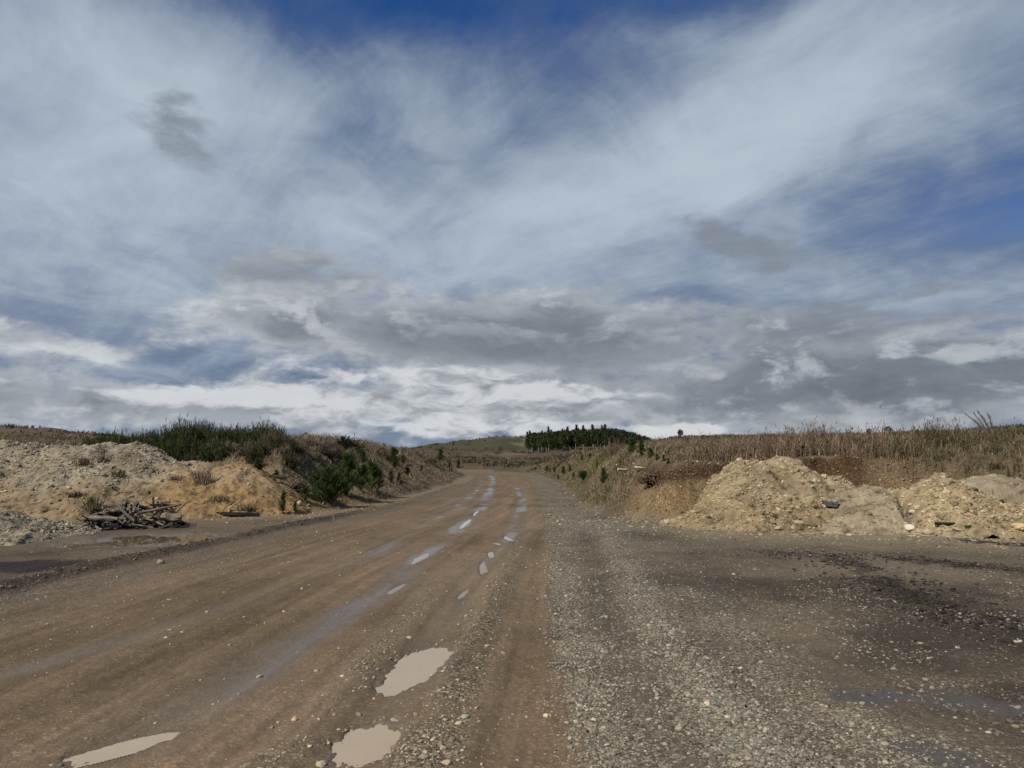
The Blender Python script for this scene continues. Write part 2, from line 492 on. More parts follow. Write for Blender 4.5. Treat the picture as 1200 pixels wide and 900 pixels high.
zz = E.op('MAXIMUM', dz, 0.0) + .16
PXc = dx / zz; PYc = dy / zz
ca, sa = .63, -.77                       # streak heading of the high cloud
SU = PXc * ca + PYc * sa
SV = PYc * ca - PXc * sa
streak = n_noise(n_xyz(SU * .60, SV * 1.7, 3.1), 2.0, 7, .55, 1.0)
streakf = n_noise(n_xyz(SU * 1.6, SV * 5.5, 8.1), 3.0, 7, .60, 2.2)
turb = n_noise(n_xyz(PXc * 1.3, PYc, 4.4), 2.6, 8, .58, 1.2)
soft = n_noise(n_xyz(PXc, PYc, 1.7), 1.3, 5, .55, .5)
w1 = n_noise(n_xyz(QX * .0062, QY * .009, 5.0), 1.0, 6, .6)
w2 = n_noise(n_xyz(QX * .0062, QY * .009, 15.0), 1.0, 6, .6)
WX = QX + (w1 - .5) * 150.0
WY = QY + (w2 - .5) * 90.0
veil = blobs([
    (60, 110, 210, 120, .62), (215, 95, 95, 60, .34), (330, 215, 140, 60, .15), (60, 235, 240, 50, .16),
    (820, 190, 330, 80, .58, 17), (1000, 90, 260, 90, .40, 25), (480, 265, 260, 50, .34, 6), (1080, 350, 190, 42, .42),
    (180, 330, 300, 70, .16), (90, 385, 240, 70, .26), (640, 320, 220, 40, .30), (560, 190, 260, 70, .14),
    (480, -6, 340, 40, -.66), (560, 120, 200, 45, .10), (1215, 264, 105, 34, -.52), (840, 0, 90, 20, -.2), (225, 398, 60, 20, -.22),
    (1150, 60, 80, 130, -.12, -20)], WX, WY)
vfull = veil + (streak - .5) * .72 + (streakf - .5) * .19 + (turb - .5) * .46 + (soft - .5) * .35 + .50
va = n_ss(-.36, .80, vfull)
nb = n_scale(nish, SKYK)
tint = E.nt.nodes.new('ShaderNodeVectorMath'); tint.operation = 'MULTIPLY'
E.nt.links.new(nb.s, tint.inputs[0]); tint.inputs[1].default_value = (.13, .40, .78)
blue = n_mix(n_mix((.30, .335, .375), (.165, .220, .320), n_ss(15, 110, QY)), E(tint.outputs[0]), n_ss(150, 300, QY))
vcol = n_mix((.112, .160, .262), (.450, .525, .600), n_ss(.15, 1.60, vfull + (soft - .5) * .7 + (turb - .5) * .4))
skyc = n_mix(blue, vcol, va * .97)

# low cumulus and grey patches
c1 = n_noise(n_xyz(QX * .0115, QY * .022, 2.0), 1.0, 10, .60, .35)
c2 = n_noise(n_xyz(QX * .0115 + .12, QY * .022 + .42, 2.0), 1.0, 10, .60, .35)
c3 = n_noise(n_xyz(QX * .0040, QY * .011, 7.0), 1.0, 6, .55, .3)
c5 = n_noise(n_xyz(QX * .012, QY * .030, 9.0), 1.0, 8, .60, .4)
c4 = n_noise(n_xyz(QX * .022, QY * .060, 4.0), 1.0, 7, .60, .5)
VX = QX + (w1 - .5) * 90.0
VY = QY + (w2 - .5) * 55.0
cum = blobs([
    (345, 318, 120, 28, .62), (575, 388, 230, 44, .80), (310, 378, 120, 30, .50), (720, 372, 110, 40, .40),
    (825, 272, 62, 19, .46, -16), (905, 294, 78, 24, .54, -12), (205, 140, 72, 42, .40, -35), (950, 372, 95, 22, .48),
    (1090, 430, 240, 48, .70), (600, 474, 800, 44, .72), (1115, 337, 60, 6, .42), (1130, 368, 80, 6, .30), (40, 392, 150, 20, .42), (110, 405, 90, 12, .2), (40, 470, 160, 30, .25),
    (215, 430, 90, 26, -.25), (905, 335, 120, 10, -.2)], VX, VY)
cn = cum + ((c1 - .5) * 1.55 + (c3 - .5) * .5 + (c4 - .5) * .25) * E.op('MINIMUM', cum * 2.6 + .08, 1.0)
ca_ = n_ss(.20, .62, cn)
lit = n_ss(-.10, .16, (c1 - c2) * 1.3 + (c4 - .5) * .25)
core = n_ss(.42, .95, cn + (c3 - .5) * .5)
ccol = n_mix((.450, .478, .505), (.180, .204, .232), core)
ccol = n_mix(ccol, (.56, .582, .605), n_ss(-.04, .22, (c1 - c2) * 1.2 + (c4 - .5) * .45) * .75)
darkb = blobs([(345, 318, 110, 26, .75), (545, 398, 170, 32, 1.0), (760, 392, 120, 24, .5), (1090, 445, 220, 40, .55), (720, 425, 160, 22, .5), (320, 465, 60, 16, .4), (600, 490, 600, 30, .30)], VX, VY)
ccol = n_mix(ccol, (.168, .192, .222), darkb * .78)
ccol = n_scale(ccol, .28 + .86 * c1 + .62 * c4)
wisp = blobs([(870, 287, 200, 62, 1.5), (205, 140, 170, 105, 1.5), (1120, 343, 150, 34, 1.2)], QX, QY)
ccol = n_mix(ccol, n_scale(n_mix((.150, .178, .228), (.265, .305, .365), c4), 1.0), E.op('MINIMUM', wisp, .95))
skyc = n_mix(skyc, ccol, ca_ * .93)
# broken bright gaps just above the horizon
low = blobs([(520, 470, 330, 34, .75), (230, 466, 120, 16, .8), (560, 505, 300, 14, .6), (800, 502, 45, 9, 1.1), (440, 436, 200, 12, .5), (690, 455, 120, 10, .45)], VX, VY)
lb = n_ss(.50, .80, low * (c4 * 1.25 + c5 * .55))
skyc = n_mix(skyc, (.64, .655, .675), lb * .85)
bg = E.nt.nodes.new('ShaderNodeBackground')
E.nt.links.new(skyc.s, bg.inputs[0]); bg.inputs[1].default_value = .99
wo = E.nt.nodes.new('ShaderNodeOutputWorld')
E.nt.links.new(bg.outputs[0], wo.inputs[0])
wd.cycles.sampling_method = 'MANUAL'
wd.cycles.sample_map_resolution = 512

sd = bpy.data.lights.new('sun', 'SUN'); sd.energy = 4.8; sd.angle = R(.6); sd.color = (1.0, .93, .82)
sun = bpy.data.objects.new('sun', sd); COL.objects.link(sun)
sv = Vector((math.sin(SUN_AZ) * math.cos(SUN_EL), math.cos(SUN_AZ) * math.cos(SUN_EL), math.sin(SUN_EL)))
sun.rotation_euler = sv.to_track_quat('Z', 'Y').to_euler()
sun.location = sv * 60


# ------------------------------------------------------------------ materials
def new_mat(name):
    m = bpy.data.materials.new(name); m.use_nodes = True
    E.nt = m.node_tree
    b = next(n for n in E.nt.nodes if n.type == 'BSDF_PRINCIPLED')
    return m, b


def attr(name):
    n = E.nt.nodes.new('ShaderNodeAttribute'); n.attribute_name = name
    return n


def position():
    g = E.nt.nodes.new('ShaderNodeNewGeometry')
    return E(g.outputs['Position'])


def voro(vec, scale, out='Color', rnd=1.0, feature='F1'):
    n = E.nt.nodes.new('ShaderNodeTexVoronoi'); n.feature = feature
    E.nt.links.new(vec.s, n.inputs['Vector']); n.inputs['Scale'].default_value = scale
    n.inputs['Randomness'].default_value = rnd
    return E(n.outputs[out])


def bump(bs, height, strength=.5, dist=.02):
    n = E.nt.nodes.new('ShaderNodeBump'); n.inputs['Strength'].default_value = strength
    n.inputs['Distance'].default_value = dist
    E.nt.links.new(height.s, n.inputs['Height'])
    E.nt.links.new(n.outputs[0], bs.inputs['Normal'])


def xof(e, i=0):
    n = E.nt.nodes.new('ShaderNodeSeparateXYZ'); E.nt.links.new(e.s, n.inputs[0]); return E(n.outputs[i])


def ground_mat():
    m, b = new_mat('earth')
    P = position()
    col = E(attr('Col').outputs['Color'])
    wet = E(attr('wet').outputs['Fac']); gr = E(attr('grain').outputs['Fac'])
    f1 = n_noise(P, 34, 5, .65); f2 = n_noise(P, 140, 3, .6); f3 = n_noise(P, 6, 6, .6)
    v1 = xof(voro(P, 30)); v2 = xof(voro(P, 62)); d1 = voro(P, 30, 'Distance'); d2 = voro(P, 62, 'Distance')
    k = .55 + .55 * f1 + .22 * f2 + .14 * f3
    v3 = xof(voro(P, 15)); d3 = voro(P, 15, 'Distance')
    pk = (.40 + 1.25 * v1 * v1) * n_ss(.70, .30, d1)
    pk2 = (.40 + 1.25 * v2 * v2) * n_ss(.72, .28, d2)
    pk3 = (.45 + 1.1 * v3 * v3) * n_ss(.75, .35, d3)
    peb = .24 + pk * .50 + pk2 * .62 + pk3 * .22
    grainy = (n_ss(.70, 1.0, v1) * n_ss(.55, .25, d1) + .7 * n_ss(.75, 1.0, v2) * n_ss(.5, .2, d2)) * gr
    gq = E.op('MINIMUM', gr * 1.15, .95)
    shade = k * (1 - gq) + peb * gq
    c = n_scale(col, shade)
    c = n_mix(c, n_scale(n_mix(col, (.40, .35, .27), .55), 1.15), grainy * .6)
    E.nt.links.new(c.s, b.inputs['Base Color'])
    rg = .92 - n_ss(.30, 1.0, wet) * .70 + (f3 - .5) * .18
    E.nt.links.new(rg.s, b.inputs['Roughness'])
    sp = .12 + n_ss(.3, 1.0, wet) * .38
    E.nt.links.new(sp.s, b.inputs['Specular IOR Level'])
    hgt_ = f1 * .55 + f2 * .25 + (pk * .5 + pk2 * .35) * gq
    bump(b, hgt_, .7, .014)
    return m


def vc_mat(name, rough=.85, fine=60, amt=.5, spec=.15, bmp=.4, bd=.01, obj=False):
    """per-vertex local colour broken up by fine noise"""
    m, b = new_mat(name)
    if obj:
        t = E.nt.nodes.new('ShaderNodeTexCoord'); P = E(t.outputs['Object'])
    else:
        P = position()
    col = E(attr('Col').outputs['Color'])
    f1 = n_noise(P, fine, 5, .65)
    c = n_scale(col, 1 - amt * .5 + amt * f1)
    E.nt.links.new(c.s, b.inputs['Base Color'])
    b.inputs['Roughness'].default_value = rough
    b.inputs['Specular IOR Level'].default_value = spec
    if bmp: bump(b, f1, bmp, bd)
    return m


def leaf_mat(name, transl=.25):
    m, b = new_mat(name)
    col = E(attr('Col').outputs['Color'])
    E.nt.links.new(col.s, b.inputs['Base Color'])
    b.inputs['Roughness'].default_value = .75
    b.inputs['Specular IOR Level'].default_value = .12
    tr = E.nt.nodes.new('ShaderNodeBsdfTranslucent'); E.nt.links.new(col.s, tr.inputs[0])
    mx = E.nt.nodes.new('ShaderNodeMixShader'); mx.inputs[0].default_value = transl
    o = next(n for n in E.nt.nodes if n.type == 'OUTPUT_MATERIAL')
    E.nt.links.new(b.outputs[0], mx.inputs[1]); E.nt.links.new(tr.outputs[0], mx.inputs[2])
    E.nt.links.new(mx.outputs[0], o.inputs[0])
    return m


def water_mat(name, col, rough):
    m, b = new_mat(name)
    P = position()
    f = n_noise(P, 3.0, 4, .6)
    c = n_mix(col, tuple(v * .8 for v in col), f)
    E.nt.links.new(c.s, b.inputs['Base Color'])
    b.inputs['Roughness'].default_value = rough
    b.inputs['IOR'].default_value = 1.33
    b.inputs['Specular IOR Level'].default_value = .4
    bump(b, n_noise(P, 9, 3, .5), .04, .01)
    return m


M_EARTH = ground_mat()
M_STONE = vc_mat('stone', .88, 70, .5, .2, .3, .004)
M_HEAP = vc_mat('rubble', .93, 45, .7, .08, .7, .012)
M_WOOD = vc_mat('weathered_wood', .9, 28, .9, .1, .6, .01, obj=True)
M_LEAF = leaf_mat('foliage')
M_DRY = leaf_mat('dry_grass', .2)
M_MUD = water_mat('muddy_water', (.40, .31, .215), .03)
M_POND = water_mat('pond_water', (.13, .10, .060), .03)
M_THIN = water_mat('thin_water', (.30, .25, .20), .08)


# ------------------------------------------------------------------ mesh helpers
def mesh_np(name, V, Q=None, Tt=None, cols=None, mat=None, smooth=False, attrs=None, parent=None):
    me = bpy.data.meshes.new(name)
    nq = 0 if Q is None else len(Q); nt = 0 if Tt is None else len(Tt)
    me.vertices.add(len(V)); me.vertices.foreach_set('co', np.asarray(V, np.float32).ravel())
    li = []
    if nq: li.append(np.asarray(Q, np.int32).ravel())
    if nt: li.append(np.asarray(Tt, np.int32).ravel())
    li = np.concatenate(li)
    me.loops.add(len(li)); me.loops.foreach_set('vertex_index', li)
    me.polygons.add(nq + nt)
    st = np.concatenate([np.arange(nq) * 4, nq * 4 + np.arange(nt) * 3]).astype(np.int32)
    me.polygons.foreach_set('loop_start', st)
    me.polygons.foreach_set('use_smooth', np.full(nq + nt, smooth, bool))
    if cols is not None:
        a = me.attributes.new('Col', 'FLOAT_COLOR', 'POINT')
        c4_ = np.ones((len(V), 4), np.float32); c4_[:, :3] = cols
        a.data.foreach_set('color', c4_.ravel())
    for k, v in (attrs or {}).items():
        a = me.attributes.new(k, 'FLOAT', 'POINT'); a.data.foreach_set('value', np.asarray(v, np.float32))
    me.update(calc_edges=True)
    me.validate()
    if mat: me.materials.append(mat)
    o = bpy.data.objects.new(name, me); COL.objects.link(o)
    if parent: o.parent = parent
    return o


class Geo:
    """collects pieces, then becomes one mesh object"""
    def __init__(s): s.v = []; s.t = []; s.c = []; s.n = 0

    def add(s, V, T_, C_):
        s.v.append(np.asarray(V, float)); s.t.append(np.asarray(T_, int) + s.n)
        C_ = np.asarray(C_, float)
        if C_.ndim == 1: C_ = np.tile(C_, (len(V), 1))
        s.c.append(C_); s.n += len(V)

    def obj(s, name, mat, parent=None, smooth=False):
        return mesh_np(name, np.concatenate(s.v), None, np.concatenate(s.t), np.concatenate(s.c), mat, smooth, parent=parent)


PHI = (1 + 5 ** .5) / 2
ICO_V = np.array([(-1, PHI, 0), (1, PHI, 0), (-1, -PHI, 0), (1, -PHI, 0), (0, -1, PHI), (0, 1, PHI), (0, -1, -PHI), (0, 1, -PHI), (PHI, 0, -1), (PHI, 0, 1), (-PHI, 0, -1), (-PHI, 0, 1)], float)
ICO_V /= np.linalg.norm(ICO_V[0])
ICO_F = np.array([(0, 11, 5), (0, 5, 1), (0, 1, 7), (0, 7, 10), (0, 10, 11), (1, 5, 9), (5, 11, 4), (11, 10, 2), (10, 7, 6), (7, 1, 8), (3, 9, 4), (3, 4, 2), (3, 2, 6), (3, 6, 8), (3, 8, 9), (4, 9, 5), (2, 4, 11), (6, 2, 10), (8, 6, 7), (9, 8, 1)])


def rotm(n):
    q = RNG.normal(size=(n, 4)); q /= np.linalg.norm(q, axis=1)[:, None]
    w, x, y, z = q.T
    return np.stack([np.stack([1 - 2 * (y * y + z * z), 2 * (x * y - z * w), 2 * (x * z + y * w)], 1),
                     np.stack([2 * (x * y + z * w), 1 - 2 * (x * x + z * z), 2 * (y * z - x * w)], 1),
                     np.stack([2 * (x * z - y * w), 2 * (y * z + x * w), 1 - 2 * (x * x + y * y)], 1)], 1)


def stones(pos, size, col, geo, flat=.62, yaw_only=False):
    """angular stones, each with its own broken shape"""
    n = len(pos)
    if n == 0: return
    jit = 1 + RNG.uniform(-.34, .24, (n, 12, 1))
    v = ICO_V[None] * jit
    sc = RNG.uniform(.6, 1.25, (n, 1, 3))
    v = np.einsum('nij,nkj->nki', rotm(n), v * sc)
    v[:, :, 2] *= flat
    v = v * np.asarray(size)[:, None, None] + np.asarray(pos)[:, None, :]
    f = ICO_F[None] + (np.arange(n) * 12)[:, None, None]
    c = np.repeat(np.asarray(col)[:, None, :], 12, 1)
    geo.add(v.reshape(-1, 3), f.reshape(-1, 3), c.reshape(-1, 3))


def blades(base, hh, wid, lean, col, tip, geo):
    """tapered bent blades of grass or stems"""
    n = len(base)
    if n == 0: return
    a = RNG.uniform(0, 2 * np.pi, n)
    side = np.stack([np.cos(a), np.sin(a), 0 * a], 1) * np.asarray(wid)[:, None] * .5
    up = np.stack([lean[:, 0] * .35, lean[:, 1] * .35, np.ones(n)], 1)
    top = np.stack([lean[:, 0], lean[:, 1], np.ones(n)], 1)
    h_ = np.asarray(hh)[:, None]
    m = base + up * h_ * .55
    t = base + top * h_
    V = np.stack([base - side, base + side, m - side * .75, m + side * .75, t], 1)
    f = np.array([(0, 1, 3), (0, 3, 2), (2, 3, 4)])[None] + (np.arange(n) * 5)[:, None, None]
    c = np.stack([col, col, (col + tip) / 2, (col + tip) / 2, tip], 1)
    geo.add(V.reshape(-1, 3), f.reshape(-1, 3), c.reshape(-1, 3))


def tube(pts, rad, col, geo, sides=7, endcol=None, knob=.12):
    """a tapered limb along points, closed at both ends"""
    pts = np.asarray(pts, float); n = len(pts)
    rad = np.asarray(rad, float)
    V = []
    for i in range(n):
        t = pts[min(i + 1, n - 1)] - pts[max(i - 1, 0)]
        t = t / (np.linalg.norm(t) + 1e-9)
        a = np.cross(t, (0, 0, 1.0)) if abs(t[2]) < .9 else np.cross(t, (1.0, 0, 0))
        a /= np.linalg.norm(a); b = np.cross(t, a)
        ang = np.arange(sides) / sides * 2 * np.pi
        rr = rad[i] * (1 + RNG.uniform(-knob, knob, sides))
        V.append(pts[i] + (np.cos(ang) * rr)[:, None] * a + (np.sin(ang) * rr)[:, None] * b)
    V = np.concatenate(V)
    T_ = []
    for i in range(n - 1):
        for j in range(sides):
            k = (j + 1) % sides
            A, B, C_, D = i * sides + j, i * sides + k, (i + 1) * sides + k, (i + 1) * sides + j
            T_ += [(A, B, C_), (A, C_, D)]
    cc = np.tile(np.asarray(col, float), (len(V), 1)) * RNG.uniform(.8, 1.2, (len(V), 1))
    geo.add(V, T_, cc)
    for i, sgn in ((0, 1), (n - 1, -1)):
        ring = V[i * sides:(i + 1) * sides]
        vv = np.vstack([ring, pts[i]])
        f = [((j + 1) % sides, j, sides) if sgn > 0 else (j, (j + 1) % sides, sides) for j in range(sides)]
        geo.add(vv, f, np.asarray(endcol if endcol is not None else col, float))


def tag(o, label=None, cat=None, group=None, kind=None):
    if label: o['label'] = label
    if cat: o['category'] = cat
    if group: o['group'] = group
    if kind: o['kind'] = kind
    return o


def empty(name, loc=(0, 0, 0)):
    o = bpy.data.objects.new(name, None); COL.objects.link(o); o.location = loc
    o.empty_display_size = .1
    return o


def copy_tree(src, parent=None):
    c = src.copy(); COL.objects.link(c)
    if parent is not None: c.parent = parent
    for k in ('label', 'group', 'category'):
        if parent is not None and k in c: del c[k]
    for ch in list(src.children): copy_tree(ch, c)
    return c


# ------------------------------------------------------------------ ground and road
fine = np.arange(-40, 40.01, .125)
th = R(1) * np.concatenate([np.arange(-180, -40, 2.5), fine, np.arange(42.5, 180, 2.5)])
rows = [0.004, .35, .8, 1.3, 1.8, 2.3, 2.7]
r_ = 3.0
while r_ < 2600:
    rows.append(r_)
    if r_ < 45: r_ += max(min(r_ * r_ / 900, .07), .012)
    elif r_ < 150: r_ += .35 + (r_ - 45) * .006
    else: r_ *= 1.012
rows = np.array(rows)
RR, TH = np.meshgrid(rows, th, indexing='ij')
GX = RR * np.sin(TH); GY = RR * np.cos(TH)
nr, nc = GX.shape
gh = np.empty(GX.shape); gc = np.empty(GX.shape + (3,)); gw = np.empty(GX.shape); gg = np.empty(GX.shape); gin = np.empty(GX.shape, bool)
for i in range(0, nr, 100):
    sl = slice(i, i + 100)
    a_ = terr(GX[sl], GY[sl], True)
    gh[sl], gc[sl], gw[sl], gg[sl], gin[sl] = a_[:5]
V = np.stack([GX.ravel(), GY.ravel(), gh.ravel()], 1)
ii, jj = np.meshgrid(np.arange(nr - 1), np.arange(nc), indexing='ij')
j2 = (jj + 1) % nc
Q = np.stack([ii * nc + jj, ii * nc + j2, (ii + 1) * nc + j2, (ii + 1) * nc + jj], -1).reshape(-1, 4)[:, ::-1]
isr = gin.ravel()[Q].sum(1) >= 3
C0 = gc.reshape(-1, 3)


def part_of(name, Qs, extra_center=False):
    used, inv = np.unique(Qs.ravel(), return_inverse=True)
    o = mesh_np(name, V[used], inv.reshape(-1, 4), None, C0[used], M_EARTH, True, {'wet': gw.ravel()[used], 'grain': gg.ravel()[used]})
    tag(o, kind='structure')
    return o


part_of('ground', Q[~isr])
part_of('road', Q[isr])
# ------------------------------------------------------------------ water
for k, (cx, cy, rx, ry, a, dep) in enumerate(ALLP):
    big = max(rx, ry) * 1.8
    step = .014 if cy < 8 else (.03 if cy < 14 else .05)
    gx, gy = np.meshgrid(np.arange(cx - big, cx + big, step), np.arange(cy - big, cy + big, step), indexing='ij')
    ca2, sa2 = math.cos(a), math.sin(a)
    ux = (gx - cx) * ca2 + (gy - cy) * sa2; uy = -(gx - cx) * sa2 + (gy - cy) * ca2
    lev = WATER_Z - .004 if dep < .09 else -.035
    ok = (terr(gx, gy) < lev + .006) & ((ux / rx) ** 2 + (uy / ry) ** 2 < 2.6)
    m, n = gx.shape
    i2, jq = np.meshgrid(np.arange(m - 1), np.arange(n - 1), indexing='ij')
    cell = ok[:-1, :-1] | ok[1:, :-1] | ok[:-1, 1:] | ok[1:, 1:]
    q = np.stack([i2 * n + jq, (i2 + 1) * n + jq, (i2 + 1) * n + jq + 1, i2 * n + jq + 1], -1)[cell]
    if len(q) < 4: continue
    used, inv = np.unique(q.ravel(), return_inverse=True)
    vv = np.stack([gx.ravel()[used], gy.ravel()[used], np.full(len(used), lev)], 1)
    mt = M_POND if dep >= .09 or cx < -5 else (M_MUD if cy < 8 else M_THIN)
    o = mesh_np('pond' if dep >= .09 else 'puddle', vv, inv.reshape(-1, 4), None, None, mt, True)
    tag(o, kind='structure')


# ------------------------------------------------------------------ gravel lying on the road and the yard
def scatter_stones(n, rmin, rmax, pmask, size, name, pal, azl=-39, azr=39):
    th_ = R(RNG.uniform(azl, azr, n))
    # density falls with distance
    uu = RNG.uniform(0, 1, n)
    rr_ = rmin * (rmax / rmin) ** uu
    x = rr_ * np.sin(th_); y = rr_ * np.cos(th_)
    p = pmask(x, y, rr_)
    keep = RNG.uniform(0, 1, n) < p
    x, y, rr_ = x[keep], y[keep], rr_[keep]
    z = terr(x, y)
    ok = z > WATER_Z - .012
    x, y, z, rr_ = x[ok], y[ok], z[ok], rr_[ok]
    s = size(len(x), rr_)
    c = pal[RNG.integers(0, len(pal), len(x))] * RNG.uniform(.65, 1.25, (len(x), 1))
    g = Geo()
    stones(np.stack([x, y, z + s * .12], 1), s, c, g)
    return tag(g.obj(name, M_STONE), kind='stuff')


PAL_GREY = np.array([(.22, .195, .15), (.29, .255, .195), (.17, .15, .125), (.36, .315, .235), (.12, .105, .088), (.25, .215, .155), (.20, .20, .165)])
PAL_WARM = np.array([(.32, .27, .19), (.38, .32, .24), (.24, .20, .145), (.42, .37, .29), (.18, .15, .11), (.30, .23, .14)])
PAL_YEL_A = np.array([(.36, .29, .18), (.30, .235, .14), (.42, .35, .245), (.25, .19, .11)])
PAL_DARK = np.array([(.13, .105, .08), (.09, .075, .06), (.19, .16, .12), (.07, .06, .05)])


def m_gravel(x, y, r):
    inr = inside(x, y, ROADPOLY)
    dB = pdist(x, y, EDGE_B)
    n2 = fbm(x * 1.4, y * 1.4, 3, 61)
    spill = .55 * np.exp(-((dB + .08 * n2) / .10) ** 2) * inr * (x > -1)
    g = spill + np.where(~inr & (x > -1), 1.0 * ss(2.4, .1, dB + .7 * n2) + .05, 0)
    g = np.maximum(g, 1.0 * np.exp(-(pdist(x, y, WIND) / .34) ** 2))
    g = np.maximum(g, .6 * np.exp(-(pdist(x, y, WIND3) / .4) ** 2)) * (1 - .75 * np.maximum(np.exp(-(pdist(x, y, LANE1) / .26) ** 2), np.exp(-(pdist(x, y, LANE2) / .42) ** 2)))
    ww = np.maximum(np.exp(-(pdist(x, y, WETYARD) / .35) ** 2), np.exp(-(pdist(x, y, BARK) / .4) ** 2))
    fl = inside(x, y, FLAT)
    return np.where(fl, g * (1 - .9 * ww) * (.65 + .6 * n2), 0) * ss(36, 14, r)


def m_road(x, y, r):
    inr = inside(x, y, ROADPOLY)
    n2 = fbm(x * 1.1, y * .5, 3, 62); n3 = fbm(x * 4, y * 4, 2, 63)
    s1 = pdist(x, y, TRACK1)
    g = .9 * np.exp(-(pdist(x, y, WIND2) / .20) ** 2) + .8 * np.exp(-((s1 - .36) / .13) ** 2) * (r < 9) + .05
    dA = pdist(x, y, EDGE_A)
    g = g + .22 * np.exp(-((dA - 1.7 + .5 * n2) / .7) ** 2) + .15 * ss(.8, 0, dA)
    g = g * (1 - .8 * np.exp(-(s1 / .2) ** 2))
    for (cx, cy, rx, ry, a, dep) in PUD[:3]:
        ca, sa = math.cos(a), math.sin(a)
        q = np.sqrt((((x - cx) * ca + (y - cy) * sa) / rx) ** 2 + ((-(x - cx) * sa + (y - cy) * ca) / ry) ** 2)
        g = g + .55 * np.exp(-((q - 1.35) / .25) ** 2)
    return np.where(inr, np.clip(g, 0, 1) * np.clip(.6 + .7 * n2 + .4 * n3, 0, 1.2), 0)


def m_ridge(x, y, r):
    return np.clip(np.exp(-(pdist(x, y, LEFTRIDGE) / .30) ** 2) + .06 * (x < -6), 0, 1)


def m_yard(x, y, r):
    inr = inside(x, y, FLAT) & (x > 1.5)
    n2 = fbm(x * .9, y * .9, 4, 64)
    ap = ss(1.8, .1, pdist(x, y, FRONT_R) + .8 * n2)
    ln = np.exp(-(pdist(x, y, LANE2) / .42) ** 2)
    return np.where(inr, np.clip(.10 + .8 * n2, .015, .7) * (1 - .8 * ln) * (1 - ap), 0) * ss(30, 14, r)


scatter_stones(190000, 3.0, 36, m_gravel, lambda n, r: np.minimum(RNG.lognormal(-5.25, .50, n) * (1 + .03 * r), .026), 'gravel', PAL_GREY, -3)
scatter_stones(60000, 3.0, 16, lambda x, y, r: np.maximum(np.exp(-(pdist(x, y, WIND) / .27) ** 2), .15 * np.exp(-(pdist(x, y, WIND3) / .3) ** 2)), lambda n, r: np.minimum(RNG.lognormal(-4.65, .40, n), .028), 'coarse_gravel', PAL_GREY * .85, -3)
scatter_stones(70000, 3.0, 30, m_road, lambda n, r: np.minimum(RNG.lognormal(-5.0, .5, n) * (1 + .015 * r), .028), 'road_stones', PAL_WARM)
scatter_stones(30000, 6.5, 40, m_ridge, lambda n, r: RNG.lognormal(-4.0, .42, n), 'dark_clods', PAL_DARK)
scatter_stones(110000, 4.0, 30, m_yard, lambda n, r: np.minimum(RNG.lognormal(-4.85, .45, n) * (1 + .015 * r), .03), 'yard_stones', np.concatenate([PAL_GREY * .8, PAL_WARM * .6, PAL_DARK, PAL_DARK]), 2)


def m_apron(x, y, r):
    n2 = fbm(x * .9, y * .9, 4, 65)
    d1 = np.minimum(pdist(x, y, FRONT_R), pdist(x, y, FRONT_L))
    return np.where(inside(x, y, FLAT) & ~inside(x, y, ROADPOLY), ss(3.6, .0, d1 + 1.3 * n2) * np.clip(.5 + n2, .1, 1), 0)


scatter_stones(60000, 12, 27, m_apron, lambda n, r: np.minimum(RNG.lognormal(-4.3, .55, n), .06), 'apron_rubble', np.concatenate([PAL_YEL_A, PAL_GREY]))


# bark and wood crumbs spread over the yard
def bark_litter():
    n = 60000
    th_ = R(RNG.uniform(8, 40, n)); rr_ = 6.5 * (20 / 6.5) ** RNG.uniform(0, 1, n)
    x = rr_ * np.sin(th_); y = rr_ * np.cos(th_)
    b = np.maximum(np.exp(-(pdist(x, y, BARK) / .45) ** 2), np.maximum(np.exp(-(pdist(x, y, BARK2) / .42) ** 2), np.exp(-(pdist(x, y, BARK3) / .38) ** 2)))
    n2 = fbm(x * 1.6, y * 1.6, 3, 66)
    keep = RNG.uniform(0, 1, n) < b * np.clip(.5 + 1.2 * n2, 0, 1) + .001
    x, y = x[keep], y[keep]; z = terr(x, y)
    g = Geo()
    s = np.minimum(RNG.lognormal(-4.25, .5, len(x)), .04)
    c = np.array([(.020, .016, .014)]) * RNG.uniform(.5, 2.4, (len(x), 1))
    stones(np.stack([x, y, z + s * .2], 1), s, c, g, flat=.45)
    return tag(g.obj('bark_litter', M_STONE), kind='stuff')


bark_litter()


def m_clay(x, y, r):
    dist = np.minimum(pdist(x, y, FA), pdist(x, y, FB))
    d = np.where(inside(x, y, FLAT), -dist, dist)
    px = 600 + F * x / np.maximum(y, 1)
    n2 = fbm(x * 1.3, y * 1.3, 3, 68)
    a = ss(200, 240, px) * ss(420, 380, px) * ss(3.4, 2.0, d) + ss(690, 750, px) * ss(1.8, 1.0, d) + .25 * ss(3, 0, d)
    return np.where(d > -.6, np.clip(a * (.5 + 1.1 * n2), 0, 1), 0)


scatter_stones(90000, 17, 40, m_clay, lambda n, r: np.minimum(RNG.lognormal(-3.9, .5, n), .07), 'bank_rubble', np.array([(.24, .18, .10), (.30, .24, .15), (.18, .13, .075), (.13, .095, .055), (.085, .06, .036)]))


